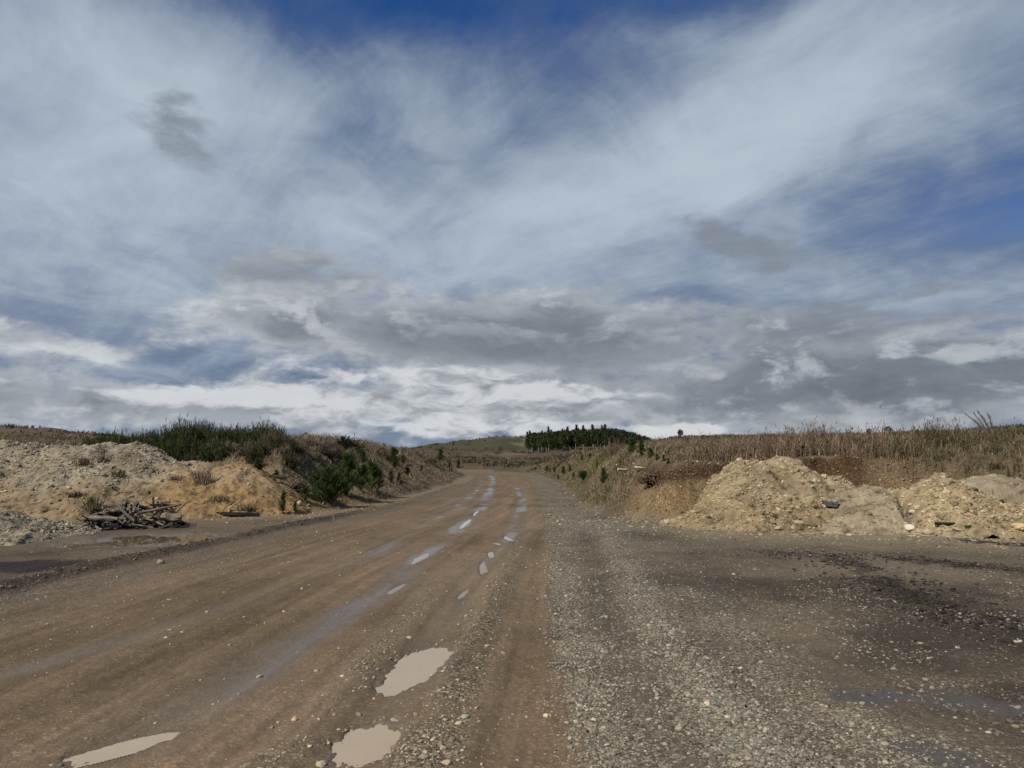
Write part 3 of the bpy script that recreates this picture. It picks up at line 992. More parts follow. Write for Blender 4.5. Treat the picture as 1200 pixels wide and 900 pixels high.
# ------------------------------------------------------------------ heaps
def heap(name, label, group, cones, x0, x1, y0, y1, colf, nst, ssz, spal, step=.045, seed=1, crack=None, rough=1.0, smask=None):
    gx, gy = np.meshgrid(np.arange(x0, x1, step), np.arange(y0, y1, step), indexing='ij')

    def hf(x, y):
        wx = x + .22 * fbm(x * .9, y * .9, 3, seed + 3); wy = y + .22 * fbm(x * .9 + 7, y * .9, 3, seed + 4)
        h = np.full(np.shape(x), -9.0)
        for (cx, cy, H, rx, ry, a) in cones:
            ca2, sa2 = math.cos(R(a)), math.sin(R(a))
            ux = (wx - cx) * ca2 + (wy - cy) * sa2; uy = -(wx - cx) * sa2 + (wy - cy) * ca2
            q = np.sqrt((ux / rx) ** 2 + (uy / ry) ** 2)
            hc = H * (1.30 - np.sqrt(q * q + .09))
            k = .10
            m = np.maximum(h, hc)
            h = m + k * .25 * np.clip(1 - np.abs(h - hc) / (k * 2), 0, 1) ** 2
        h = h + rough * (.17 * fbm(x * 1.1, y * 1.1, 4, seed) + .085 * fbm(x * 3.5, y * 3.5, 3, seed + 1) + .045 * fbm(x * 10, y * 10, 3, seed + 2) - .16 * np.abs(fbm(x * 1.9 + .5 * y, y * .45, 3, seed + 5)) ** 1.3)
        if crack is not None:
            dc = pdist(x + .10 * fbm(x * 3, y * 3, 3, seed + 8), y, crack)
            h = h - .32 * np.exp(-(dc / .10) ** 2)
        return h
    gt = terr(gx, gy); gh_ = hf(gx, gy)
    ok = gh_ > gt - .02
    cell = ok[:-1, :-1] | ok[1:, :-1] | ok[:-1, 1:] | ok[1:, 1:]
    m, n = gx.shape
    i2, jq = np.meshgrid(np.arange(m - 1), np.arange(n - 1), indexing='ij')
    q = np.stack([i2 * n + jq, (i2 + 1) * n + jq, (i2 + 1) * n + jq + 1, i2 * n + jq + 1], -1)[cell]
    used, inv = np.unique(q.ravel(), return_inverse=True)
    q = inv.reshape(-1, 4)
    x = gx.ravel()[used]; y = gy.ravel()[used]; z = np.maximum(gh_.ravel()[used], gt.ravel()[used] - .06)
    g = Geo()
    g.add(np.stack([x, y, z], 1), np.concatenate([q[:, :3], q[:, [0, 2, 3]]]), colf(x, y, z))
    # stones lying in the slope
    sx = RNG.uniform(x0, x1, nst * 3); sy = RNG.uniform(y0, y1, nst * 3)
    sz = hf(sx, sy); st = terr(sx, sy)
    cl = np.clip(.55 + .9 * fbm(sx * .9, sy * .9, 3, seed + 6), .1, 1)
    if smask is not None: cl = cl * smask(sx, sy, sz)
    k = (sz > st) & (RNG.uniform(0, 1, nst * 3) < cl)
    sx, sy, sz = sx[k][:nst], sy[k][:nst], sz[k][:nst]
    s = np.minimum(RNG.lognormal(math.log(ssz), .62, len(sx)), ssz * 4.5)
    base = colf(sx, sy, sz)
    cc = base * .55 + spal[RNG.integers(0, len(spal), len(sx))] * RNG.uniform(.55, 1.25, (len(sx), 1)) * .52
    stones(np.stack([sx, sy, sz + s * .05], 1), s, cc, g, flat=.8)
    o = g.obj(name, M_HEAP)
    tag(o, label, 'heap', group)
    HEAPS.append((x0, x1, y0, y1, hf))
    return o


HEAPS = []
PAL_YEL = np.array([(.42, .34, .21), (.36, .28, .165), (.48, .40, .28), (.30, .225, .13), (.52, .45, .33), (.25, .185, .10), (.10, .075, .045)])
PAL_PALE = np.array([(.36, .31, .23), (.42, .37, .28), (.28, .235, .17), (.46, .41, .32), (.22, .18, .125), (.11, .09, .062)])


def two(c1_, c2_, sc=.8, seed=70, c3=None):
    c1_ = np.array(c1_); c2_ = np.array(c2_)

    def f(x, y, z):
        t = np.clip(.5 + .9 * fbm(x * sc, y * sc + z * .7, 4, seed) + .3 * fbm(x * 6, y * 6 + z * 3, 3, seed + 1), 0, 1)
        c = mixc(c1_, c2_, t)
        if c3 is not None: c = c3(x, y, z, c)
        c = mixc(c, np.array([.105, .080, .052]), ss(.12, .5, fbm(x * 1.7, y * 1.7 + z * 1.5, 4, seed + 9)) * .55)
        return c * np.clip(1 + .38 * fbm(x * 8, y * 8 + z * 8, 3, seed + 12) - .5 * ss(.30, .55, fbm(x * 5, y * 5 + z * 6, 3, seed + 13)), .3, 1.5)[..., None]
    return f


def brown_low(x, y, z, c):
    t = ss(.85, .45, z + .3 * fbm(x * 1.1, y, 3, 77))
    return mixc(c, np.array([.20, .150, .085]), t * .75)


GRP_Y = 'spoil heaps along the bank of the yard'
heap('rubble_heap', 'tallest yellow rubble heap with stony rounded top in front of the reddish weeds', GRP_Y,
     [(7.15, 20.0, 1.74, 1.5, 2.4, 0), (5.9, 19.6, 1.56, 1.15, 2.2, 0), (6.5, 19.8, 1.62, 1.4, 2.3, 0), (8.2, 19.6, 1.15, 1.7, 2.1, 0), (5.2, 18.9, .5, 1.1, 1.4, 0)], 3.0, 11.2, 16.6, 23,
     two((.18, .140, .085), (.31, .245, .155), .7, 70, brown_low), 11000, .019, PAL_YEL, seed=101, rough=.85)
heap('soil_heap', 'low smooth grey sandy heap holding a black plastic scrap', GRP_Y,
     [(8.75, 18.6, 1.0, 1.75, 1.7, 0), (9.5, 18.8, .85, 1.5, 1.6, 0), (7.9, 18.3, .62, 1.3, 1.4, 0)], 6.2, 11.6, 16.4, 21.5,
     two((.185, .150, .098), (.295, .240, .158), .6, 80), 2600, .015, PAL_PALE, seed=201, rough=.7, crack=[(9.35, 18.0), (9.05, 17.2), (8.95, 16.4)])
heap('rubble_heap', 'pointed yellow rubble heap with a white stone at its foot', GRP_Y,
     [(10.25, 17.9, 1.30, 1.45, 1.75, 0), (11.0, 17.6, .74, 1.8, 1.6, 0), (9.7, 17.3, .50, 1.2, 1.3, 0)], 7.9, 13.6, 15.6, 20.6,
     two((.21, .165, .098), (.34, .27, .168), .8, 90), 8000, .020, PAL_YEL, seed=301, crack=[(9.35, 18.0), (9.05, 17.2), (8.95, 16.4)])
heap('soil_heap', 'smooth grey gritty heap cut by a dark crack beside the pointed rubble heap', GRP_Y,
     [(12.4, 19.3, 1.22, 2.7, 2.4, -8), (13.8, 18.9, 1.05, 2.6, 2.3, 0)], 9.2, 17.5, 15.8, 22.8,
     two((.18, .145, .10), (.28, .235, .165), .6, 95), 3200, .016, PAL_PALE, seed=401, rough=.7, crack=[(11.75, 18.6), (12.3, 17.6), (12.6, 16.8)])


def left_col(x, y, z, c):
    t = ss(1.25, .55, z + .45 * fbm(x * .9, y, 3, 87))
    c = mixc(c, np.array([.20, .145, .080]), t * .85)
    return mixc(c, np.array([.250, .152, .060]), ss(-11.2, -9.6, x + .8 * fbm(x * 1.2, y * 1.2, 3, 88)) * .6)


heap('gravel_heap', 'long pale gravel heap rising behind the grey wood pile', 'gravel heaps across the road',
     [(-18.8, 24.2, 2.15, 3.6, 3.4, 0), (-16.2, 24.0, 2.28, 3.2, 3.3, 0), (-14.6, 24.2, 2.12, 3.0, 3.2, 0), (-13.3, 24.0, 2.2, 2.8, 3.2, 0), (-12.0, 23.9, 2.15, 2.4, 3.1, 0), (-10.3, 24.0, 1.62, 2.4, 2.9, 0), (-8.9, 24.3, 1.60, 2.2, 2.6, 0)], -24, -6.2, 19.6, 27.5,
     two((.19, .158, .112), (.31, .27, .20), .8, 85, left_col), 17000, .018, PAL_PALE, step=.06, seed=501, rough=.72, smask=lambda x, y, z: ss(-9.8, -11.4, x) * .8 * ss(.2, 1.2, z) + .30)
heap('gravel_heap', 'small low heap of clean grey gravel beside the muddy pond', 'gravel heaps across the road',
     [(-11.3, 16.0, .62, 1.7, 1.5, 0), (-12.8, 16.4, .85, 2.2, 1.7, 0)], -16, -8.4, 13.4, 19.4,
     two((.20, .175, .13), (.29, .255, .19), .8, 99), 12000, .013, PAL_PALE, step=.045, seed=601, rough=.7)


def surf(x, y):
    """top of the land including the heaps"""
    h = terr(x, y)
    for (x0, x1, y0, y1, hf) in HEAPS:
        k = (x > x0) & (x < x1) & (y > y0) & (y < y1)
        if np.any(k):
            hh = hf(x[k], y[k])
            h[k] = np.maximum(h[k], hh)
    return h


def hits(px, py):
    d = ray(px, py); dn = d / math.hypot(d[0], d[1])
    rr = np.concatenate([np.arange(3, 60, .04), np.geomspace(60, 900, 900)])
    x, y = dn[0] * rr, dn[1] * rr
    g = surf(x, y); z = EYE + dn[2] * rr
    k = np.nonzero(z <= g)[0]
    i = k[0] if len(k) else len(rr) - 1
    return x[i], y[i], g[i], rr[i]


def heapcover(x, y):
    h = np.full(len(x), -9.0); t = terr(x, y)
    for (x0, x1, y0, y1, hf) in HEAPS:
        k = (x > x0) & (x < x1) & (y > y0) & (y < y1)
        if np.any(k): h[k] = np.maximum(h[k], hf(x[k], y[k]))
    return h > t


# ------------------------------------------------------------------ dry grass and weeds
def bank_points(n, rmin, rmax, pxr, dmin=.3):
    px = RNG.uniform(pxr[0], pxr[1], n)
    rr_ = rmin * (rmax / rmin) ** RNG.uniform(0, 1, n)
    az = np.arctan((px - 600) / F)
    x = rr_ * np.sin(az); y = rr_ * np.cos(az)
    dist = np.minimum(pdist(x, y, FA), pdist(x, y, FB))
    d = np.where(inside(x, y, FLAT), -dist, dist)
    k = (d > dmin) & ~heapcover(x, y)
    return x[k], y[k], px[k], rr_[k], d[k]


def tufts(x, y, nb, hm, wid, c0, c1_, spread=.10, leanm=.5):
    n = len(x)
    if n == 0: return None
    X = np.repeat(x, nb) + RNG.normal(0, spread, n * nb); Y = np.repeat(y, nb) + RNG.normal(0, spread, n * nb)
    Z = terr(X, Y) - .02
    hh = np.repeat(hm, nb) * RNG.uniform(.5, 1.15, n * nb)
    ln = RNG.normal(0, leanm, (n * nb, 2))
    c = np.repeat(c0, nb, 0) * RNG.uniform(.7, 1.3, (n * nb, 1)); t = np.repeat(c1_, nb, 0) * RNG.uniform(.7, 1.3, (n * nb, 1))
    return np.stack([X, Y, Z], 1), hh, np.full(n * nb, 1.0) * wid, ln, c, t


STRAW = np.array([(.25, .195, .125), (.34, .28, .20), (.19, .145, .09), (.28, .22, .16), (.13, .095, .06)])
OLIVE = np.array([(.085, .085, .035), (.11, .10, .045), (.065, .070, .028)])


def grass_field():
    g = Geo()
    for (rng_px, n, r0, r1) in (((-420, 600), 40000, 21, 95), ((590, 800), 15000, 19, 110), ((700, 1620), 15000, 20, 75)):
        x, y, px, rr_, d = bank_points(n, r0, r1, rng_px, .35)
        den = fbm(x * .5, y * .5, 3, 111)
        keepp = np.clip(.55 + .8 * den, .05, 1)
        clay = ((px > 215) & (px < 385) & (d < 2.4)) | ((px > 740) & (px < 1180) & (d < 1.3))
        keepp = np.where(clay, .04, keepp)
        k = RNG.uniform(0, 1, len(x)) < keepp
        x, y, px, rr_, d, den = x[k], y[k], px[k], rr_[k], d[k], den[k]
        gm = fbm(x * .3, y * .3, 3, 112)
        greenish = RNG.uniform(0, 1, len(x)) < np.clip(.18 + .8 * gm + .35 * ((px > 615) & (px < 715) & (d < 2.5)), 0, .85)
        c0 = np.where(greenish[:, None], OLIVE[RNG.integers(0, 3, len(x))], STRAW[RNG.integers(0, 5, len(x))] * .8)
        c1_ = np.where(greenish[:, None], OLIVE[RNG.integers(0, 3, len(x))] * 1.3, STRAW[RNG.integers(0, 5, len(x))])
        hm = RNG.uniform(.15, .46, len(x)) * (1 + .6 * den) * np.interp(d, [.5, 2.5, 4], [.35, .55, 1])
        blades(*tufts(x, y, 9, hm, .016 + .0004 * np.repeat(rr_, 9), c0, c1_, .11, .55), g)
    return tag(g.obj('dry_grass', M_DRY), kind='stuff')


def weed_field():
    """tall reddish dead stalks on the plateau beyond the heaps, olive further along"""
    g = Geo()
    x, y, px, rr_, d = bank_points(27000, 20.5, 60, (755, 1620), 1.1)
    den = fbm(x * .45, y * .45, 3, 121)
    k = RNG.uniform(0, 1, len(x)) < np.clip(.50 + 1.0 * den, .05, 1) * ss(.9, 2.0, d + .6 * den)
    x, y, px, rr_ = x[k], y[k], px[k], rr_[k]
    den = den[k]
    ol = ss(1040, 1120, px + 60 * den)
    isol = RNG.uniform(0, 1, len(x)) < .12 + .6 * ol
    RED = np.array([(.160, .105, .070), (.110, .072, .048), (.190, .135, .092), (.235, .180, .125), (.130, .088, .062)])
    OLV = np.array([(.070, .068, .030), (.095, .085, .040), (.050, .052, .022), (.15, .12, .07)])
    c0 = np.where(isol[:, None], OLV[RNG.integers(0, 4, len(x))], RED[RNG.integers(0, 5, len(x))])
    hm = RNG.uniform(.22, .58, len(x)) * (1 + .9 * den) * np.where(RNG.uniform(0, 1, len(x)) < .06, 1.35, 1) * (1 + .15 * ol) * np.interp(px, [755, 850, 900, 1050, 1200], [.35, .6, 1.0, .95, .75]) * RNG.uniform(.6, 1.15, len(x))
    blades(*tufts(x, y, 5, hm, .016 + .0004 * np.repeat(rr_, 5), c0 * .8, c0 * 1.15, .12, .26), g)
    # seed heads: short side sprays near the top of the tallest stalks
    k2 = RNG.uniform(0, 1, len(x)) < .5
    xs, ys, hs, cs = x[k2], y[k2], hm[k2], c0[k2]
    nb = 7
    X = np.repeat(xs, nb) + RNG.normal(0, .03, len(xs) * nb); Y = np.repeat(ys, nb) + RNG.normal(0, .03, len(xs) * nb)
    Z = terr(X, Y) + np.repeat(hs, nb) * RNG.uniform(.55, 1.15, len(X))
    blades(np.stack([X, Y, Z], 1), RNG.uniform(.06, .14, len(X)), np.full(len(X), .02), RNG.normal(0, .8, (len(X), 2)), np.repeat(cs, nb, 0), np.repeat(cs * 1.25, nb, 0), g)
    return tag(g.obj('dead_weeds', M_DRY), kind='stuff')


grass_field()
weed_field()


def scrub_far(n=54000, p0=-420, p1=1660, r0=60, r1=620, hs=1.0):
    """scattered scrub on the far slopes, too small and many to tell apart"""
    g = Geo()
    px = RNG.uniform(p0, p1, n); rr_ = r0 * (r1 / r0) ** RNG.uniform(0, 1, n)
    az = np.arctan((px - 600) / F); x = rr_ * np.sin(az); y = rr_ * np.cos(az)
    dist = np.minimum(pdist(x, y, FA), pdist(x, y, FB)); d = np.where(inside(x, y, FLAT), -dist, dist)
    k = (d > 1.5) & (RNG.uniform(0, 1, n) < np.clip(.35 + 1.1 * fbm(x * .03, y * .03, 4, 131), .02, 1))
    x, y, rr_ = x[k], y[k], rr_[k]
    dk = RNG.uniform(0, 1, len(x)) < .45
    c0 = np.where(dk[:, None], np.array([(.036, .038, .018)]), np.array([(.13, .095, .062)])) * RNG.uniform(.7, 1.3, (len(x), 1))
    nb = 8
    X = np.repeat(x, nb) + RNG.normal(0, .25, len(x) * nb) * np.repeat(1 + rr_ / 250, nb); Y = np.repeat(y, nb) + RNG.normal(0, .3, len(x) * nb)
    Z = terr(X, Y) - .05
    blades(np.stack([X, Y, Z], 1), hs * RNG.uniform(.25, .8, len(X)) * np.repeat(np.minimum(.4 + rr_ / 250, 1 + rr_ / 500), nb), np.repeat(.10 + rr_ * .0009, nb), RNG.normal(0, .4, (len(X), 2)), np.repeat(c0, nb, 0), np.repeat(c0 * 1.2, nb, 0), g)
    return tag(g.obj('far_scrub', M_DRY), kind='stuff')


scrub_far()
scrub_far(30000, -420, 230, 60, 170, .7)
scrub_far(20000, 740, 1620, 60, 170, .6)


# ------------------------------------------------------------------ shrubs, young pines, trees
def make_broom(hh, wid, n, c0, c1_, leafy=14):
    root = empty('broom_shrub')
    g = Geo()
    a = RNG.uniform(0, 2 * np.pi, n); q = np.sqrt(RNG.uniform(0, 1, n)) * wid * .45
    base = np.stack([np.cos(a) * q * .6, np.sin(a) * q * .6, np.zeros(n) - .05], 1)
    ln = np.stack([np.cos(a) * q, np.sin(a) * q], 1) * .55 / hh + RNG.normal(0, .07, (n, 2))
    hs = hh * np.clip(RNG.normal(.70, .18, n), .3, 1.12) * (1 - .25 * (q / (wid * .45)) ** 2)
    col = np.array(c0) * RNG.uniform(.6, 1.4, (n, 1)); tip = np.array(c1_) * RNG.uniform(.6, 1.4, (n, 1))
    gs = Geo()
    for k in range(7):
        b = base[k] * .06
        tube([b, b + np.array([ln[k, 0], ln[k, 1], 1]) * hs[k] * .25, b + np.array([ln[k, 0], ln[k, 1], 1]) * hs[k] * .5], [.016, .011, .006], (.07, .055, .035), gs, 5)
    gs.obj('stem', M_WOOD, root)
    blades(base, hs, np.full(n, .018), ln, col, tip, g)
    t = RNG.uniform(.10, 1.0, (n, leafy))
    P = base[:, None, :] + np.stack([ln[:, None, 0] * t * (.4 + .6 * t), ln[:, None, 1] * t * (.4 + .6 * t), t], -1) * hs[:, None, None]
    P = P.reshape(-1, 3) + RNG.normal(0, .026, (n * leafy, 3))
    cc = np.repeat(col, leafy, 0) * RNG.uniform(.6, 1.5, (n * leafy, 1))
    blades(P, RNG.uniform(.07, .17, len(P)), np.full(len(P), .017), RNG.normal(0, .26, (len(P), 2)), cc, cc * 1.25, g)
    g.obj('foliage', M_LEAF, root)
    return root


def make_pine(hh, wid, c0, c1_, nstem=2, nbr=46, nn=30, low=.05):
    """young pine: forked trunk, upswept branches of uneven length clothed in needles"""
    root = empty('young_pine')
    gt_ = Geo(); g = Geo()
    for s_ in range(nstem):
        off = RNG.normal(0, wid * .16, 2) if s_ else np.zeros(2)
        H_ = hh * (RNG.uniform(.6, .85) if s_ else .9)
        pts = [(off[0] * t ** .6, off[1] * t ** .6, t * H_ - .05) for t in np.linspace(0, 1, 5)]
        tube(pts, np.linspace(.03, .006, 5) * (hh / 1.4), (.085, .065, .045), gt_, 6)
        for b in range(nbr // (1 + s_)):
            t = low + (1 - low) * RNG.uniform(0, 1) ** .9
            a = RNG.uniform(0, 2 * np.pi)
            l = (wid * .5 * (1.08 - t) ** .8 * RNG.uniform(.45, 1.2) + .05 * hh) * (1 if s_ == 0 else .75)
            dirv = np.array([math.cos(a), math.sin(a), RNG.uniform(.35, .8) + .5 * t])
            s0 = np.array([off[0] * t ** .6, off[1] * t ** .6, t * H_ * .93])
            tube([s0, s0 + dirv * l * .5, s0 + dirv * l], [.008, .006, .003], (.08, .07, .04), gt_, 4)
            k = nn
            tt = RNG.uniform(.1, 1.05, k)
            P = s0 + dirv * (l * tt)[:, None] + RNG.normal(0, .020 * hh, (k, 3))
            v_ = RNG.uniform(.6, 1.35)
            cc = np.array(c0) * v_ * RNG.uniform(.6, 1.4, (k, 1)); tp = np.array(c1_) * v_ * RNG.uniform(.6, 1.4, (k, 1))
            ln = dirv[:2][None] * .7 + RNG.normal(0, .6, (k, 2))
            blades(P, RNG.uniform(.06, .14, k) * (.6 + .35 * hh), np.full(k, .018 * (.6 + .4 * hh)), ln, cc, tp, g)
    zm = float(np.quantile(np.concatenate(g.v)[:, 2], .997))
    for gg_ in (g, gt_):
        gg_.v = [v * np.array([1, 1, hh / zm]) for v in gg_.v]
    gt_.obj('trunk', M_WOOD, root)
    g.obj('crown', M_LEAF, root)
    return root


def place(protos_used, proto, x, y, z, s, rz, label, cat, group):
    """first use moves the original, later ones copy it"""
    if proto.name in protos_used: o = copy_tree(proto)
    else:
        o = proto; protos_used.add(proto.name)
    o.location = (x, y, z); o.scale = (s[0], s[0], s[1]) if isinstance(s, tuple) else (s,) * 3
    o.rotation_euler = (0, 0, rz)
    tag(o, label, cat)
    if group: o['group'] = group
    elif 'group' in o: del o['group']
    return o


USED = set()
DG0, DG1 = (.042, .055, .020), (.078, .098, .034)
BR0, BR1 = (.11, .085, .058), (.17, .135, .098)
brooms = [make_broom(1.15, 1.0, 75, DG0, DG1, 22) for _ in range(2)] + [make_broom(1.1, .8, 60, (.042, .050, .019), (.070, .080, .030), 22), make_broom(1.0, .8, 65, (.055, .055, .025), (.095, .090, .042), 18)]
dead = [make_broom(.8, 1.0, 110, BR0, BR1, 8), make_broom(.65, .9, 100, (.15, .125, .09), (.21, .18, .135), 7)]
for o in dead: o.name = 'dead_shrub'

# thicket on the crest behind the long gravel heap
thick = []
for px in np.arange(112, 345, 5.4):
    for lay in range(3):
        p = px + RNG.uniform(-4, 4)
        rr_ = 29.2 + lay * 1.6 + RNG.uniform(-.8, .8) - 1.0 * (p > 290)
        if RNG.uniform() < (.25 if lay else .30): continue
        az = math.atan((p - 600) / F)
        top = np.interp(p, [100, 118, 150, 175, 200, 228, 250, 300, 325, 345], [498, 498, 500, 497, 490, 483, 487, 491, 495, 508]) + RNG.uniform(-2, 6)
        if lay == 0: top += RNG.uniform(6, 22)
        thick.append((p, rr_, az, top))
for k, (p, rr_, az, top) in enumerate(thick):
    x, y = rr_ * math.sin(az), rr_ * math.cos(az)
    z = float(surf(np.array([x]), np.array([y]))[0])
    ztop = EYE + (540 - top) / F * rr_ * math.cos(az)
    hh = max(.45, min(ztop - z, 1.5) * RNG.uniform(.66, 1.10))
    place(USED, brooms[int(RNG.integers(0, 4))], x, y, z - .05, (RNG.uniform(.75, 1.05), hh / 1.12), RNG.uniform(0, 6.28),
          'dark green upright broom shrub in the thicket on the crest behind the long gravel heap', 'shrub', 'broom shrubs on the crest behind the gravel heap')

# dry brown and pale shrubs on the slope before the thicket and along the ridge
for k in range(46):
    px = RNG.uniform(235, 345) if k < 26 else RNG.uniform(340, 540)
    if k < 26: py = RNG.uniform(508, 538)
    else: py = np.interp(px, [340, 430, 500, 540], [522, 524, 535, 545]) + RNG.uniform(0, 16)
    x, y, z, rr_ = hits(px, py)
    if rr_ > 90: continue
    place(USED, dead[int(RNG.integers(0, 2))], x, y, z - .04, (RNG.uniform(.6, 1.1), RNG.uniform(.55, 1.05)), RNG.uniform(0, 6.28),
          'dry brown shrub without leaves on the grassy slope above the road', 'shrub', 'dead shrubs on the slope above the road')

G0, G1 = (.040, .068, .018), (.090, .135, .036)
pines = [make_pine(1.3, .85, G0, G1), make_pine(1.3, .65, (.034, .055, .016), (.070, .105, .028)), make_pine(1.2, 1.35, (.032, .054, .016), (.066, .098, .028), 5, 60, 30)]
LP = [  # px, py of base, height in px, proto, width factor, label
    (384, 590, 44, 2, 1.25, 'widest dark green pine bush at the foot of the bank'),
    (407, 582, 54, 1, 1.0, 'tall young pine with a bright green tip behind the widest bush'),
    (424, 577, 34, 0, 1.1, 'young pine first beside the tall one with the bright tip'),
    (435, 577, 38, 0, 1.0, 'slender young pine standing in the middle of the roadside row'),
    (442, 576, 30, 0, .9, 'short young pine ending the roadside row'),
    (424, 545, 20, 0, .9, 'small pine high on the bank above the roadside row'),
    (462, 549, 26, 1, 1.0, 'lone bright young pine standing out on the pale grass slope'),
    (472, 545, 13, 0, .9, 'little pine close beside the lone bright pine'),
    (331, 602, 26, 1, .6, 'thin pine seedling in front of the yellow clay bank'),
    (346, 601, 14, 0, .8, 'low pine seedling at the clay foot near the road'),
    (356, 590, 22, 0, .9, 'pine seedling at the edge of the clay beside the widest bush'),
    (324, 562, 12, 0, 1.1, 'small green bush on top of the yellow clay bank'),
    (303, 550, 14, 2, 1.3, 'dark rounded bush at the upper edge of the yellow clay bank'),
]
for (px, py, hp, pr, wf, lab) in LP:
    x, y, z, rr_ = hits(px, py)
    hh = hp / F * y
    s = hh / (1.2 if pr == 2 else 1.3)
    place(USED, pines[pr], x, y, z - .03, (s * wf, s), RNG.uniform(0, 6.28), lab, 'pine' if pr != 2 else 'bush', 'young pines along the road')
for (px, py, hp) in [(458, 566, 15), (467, 564, 11), (477, 558, 12), (470, 569, 8), (516, 541, 16), (527, 549, 9), (537, 549, 10), (509, 546, 8), (494, 553, 8)]:
    x, y, z, rr_ = hits(px, py)
    s = hp / F * y / 1.3
    place(USED, pines[int(RNG.integers(0, 2))], x, y, z - .03, s, RNG.uniform(0, 6.28), 'small self sown pine on the bank where the road narrows', 'pine', 'self sown pines along the far bank')
RP = [(684, 562, 11, 2, 1.6, 'low bright green bush on the grassy nose of the far bank'),
      (707, 566, 19, 1, .9, 'upright green pine just above the earth cut'),
      (741, 533, 21, 1, 1.1, 'brightest young pine on the crest beside the bare willow bush'),
      (752, 535, 19, 1, 1.1, 'second bright young pine on the crest leaning against the brightest one'),
      (762, 537, 14, 0, 1.0, 'darkest pine at the end of the crest clump'),
      (770, 540, 10, 0, .9, 'small pine apart from the crest clump, by the dead weeds')]
for (px, py, hp, pr, wf, lab) in RP:
    x, y, z, rr_ = hits(px, py)
    if rr_ > 60: rr_ = 34; az = math.atan((px - 600) / F); x, y = rr_ * math.sin(az), rr_ * math.cos(az); z = hgt(x, y)
    s = hp / F * y / (1.2 if pr == 2 else 1.3)
    place(USED, pines[pr], x, y, z - .03, (s * wf, s), RNG.uniform(0, 6.28), lab, 'pine' if pr != 2 else 'bush', 'young pines above the earth cut')
for (px, py, hp) in [(641, 553, 8), (650, 554, 7), (660, 556, 10), (668, 553, 8), (682, 540, 8), (691, 538, 8), (672, 560, 7), (778, 541, 9), (783, 544, 8), (700, 548, 8), (654, 562, 6)]:
    x, y, z, rr_ = hits(px, py)
    if rr_ > 90: continue
    s = hp / F * y / 1.3
    place(USED, pines[int(RNG.integers(0, 2))], x, y, z - .03, s, RNG.uniform(0, 6.28), 'tiny dark pine seedling on the grassy bank opposite', 'pine', 'pine seedlings on the grassy bank')

# bare willow-like bush on the crest
wb = make_broom(1.25, 1.3, 130, (.12, .090, .055), (.185, .145, .095), 3)
wb.name = 'willow_bush'
x, y, z, rr_ = hits(722, 531)
if rr_ > 60: az = math.atan((722 - 600) / F); x, y = 32 * math.sin(az), 32 * math.cos(az); z = hgt(x, y)
wb.location = (x, y, z - .05); wb.scale = (.9, .9, 24 / F * y / 1.2)
tag(wb, 'bare tan willow bush on the crest in front of the dark forest', 'bush')

# plume grass bending over at the end of the ridge
pg = empty('plume_grass')
g = Geo()
n = 46
a = RNG.uniform(-.35, .25, n)
ln = np.stack([-.55 + RNG.normal(0, .28, n), RNG.normal(0, .2, n)], 1)
blades(np.stack([RNG.normal(0, .05, n), RNG.normal(0, .05, n), np.zeros(n)], 1), RNG.uniform(.7, 1.3, n), np.full(n, .03), ln, np.tile((.10, .085, .045), (n, 1)), np.tile((.20, .155, .10), (n, 1)), g)
g.obj('leaf_clump', M_DRY, pg)
g = Geo()
for k in range(9):
    b = np.array([RNG.normal(0, .04), RNG.normal(0, .04), 0]); l = (-.42 + RNG.normal(0, .22), RNG.normal(0, .15))
    t = RNG.uniform(.6, 1.05, 60); H_ = RNG.uniform(1.2, 1.65)
    P = b + np.stack([l[0] * t * (.35 + .65 * t), l[1] * t, t], 1) * H_
    blades(P, RNG.uniform(.10, .2, 60), np.full(60, .022), np.tile([l[0] * 1.5, l[1]], (60, 1)) + RNG.normal(0, .4, (60, 2)), np.tile((.19, .145, .095), (60, 1)), np.tile((.27, .21, .145), (60, 1)), g)
g.obj('plume', M_DRY, pg)
az = math.atan((1166 - 600) / F); x, y = 25 * math.sin(az), 25 * math.cos(az)
pg.location = (x, y, hgt(x, y)); pg.scale = (.62, .62, .68)
tag(pg, 'tall tan plume grass leaning over above the weeds on the skyline', 'grass')


# ------------------------------------------------------------------ the far plantation
def make_far_pine(hh, seed, pale=True):
    root = empty('plantation_pine')
    gt_ = Geo(); g = Geo()
    bx, by = RNG.normal(0, .01, 2)
    tube([(bx * t * hh, by * t * hh, t * hh * .9 - .4) for t in np.linspace(0, 1, 4)], np.linspace(.22, .10, 4), (.19, .17, .145) if pale else (.06, .05, .04), gt_, 6)
    lo = RNG.uniform(.30, .46)
    n = 300
    t = lo + (1 - lo) * RNG.uniform(0, 1, n) ** .85
    rad = 1.9 * (1 - ((t - lo) / (1 - lo)) ** 1.2 * .95) * np.clip((t - lo) * 7, .35, 1)
    a = RNG.uniform(0, 2 * np.pi, n); q = np.sqrt(RNG.uniform(.05, 1, n)) * rad
    P = np.stack([np.cos(a) * q, np.sin(a) * q, t * hh - .2 * q], 1)
    cc = np.array([(.056, .074, .028)]) * RNG.uniform(.75, 1.25) * RNG.uniform(.5, 1.5, (n, 1))
    blades(P, RNG.uniform(.5, 1.2, n), RNG.uniform(.35, .6, n), np.stack([np.cos(a), np.sin(a)], 1) * .9 + RNG.normal(0, .4, (n, 2)), cc, cc * 1.35, g)
    gt_.obj('trunk', M_WOOD, root); g.obj('crown', M_LEAF, root)
    return root


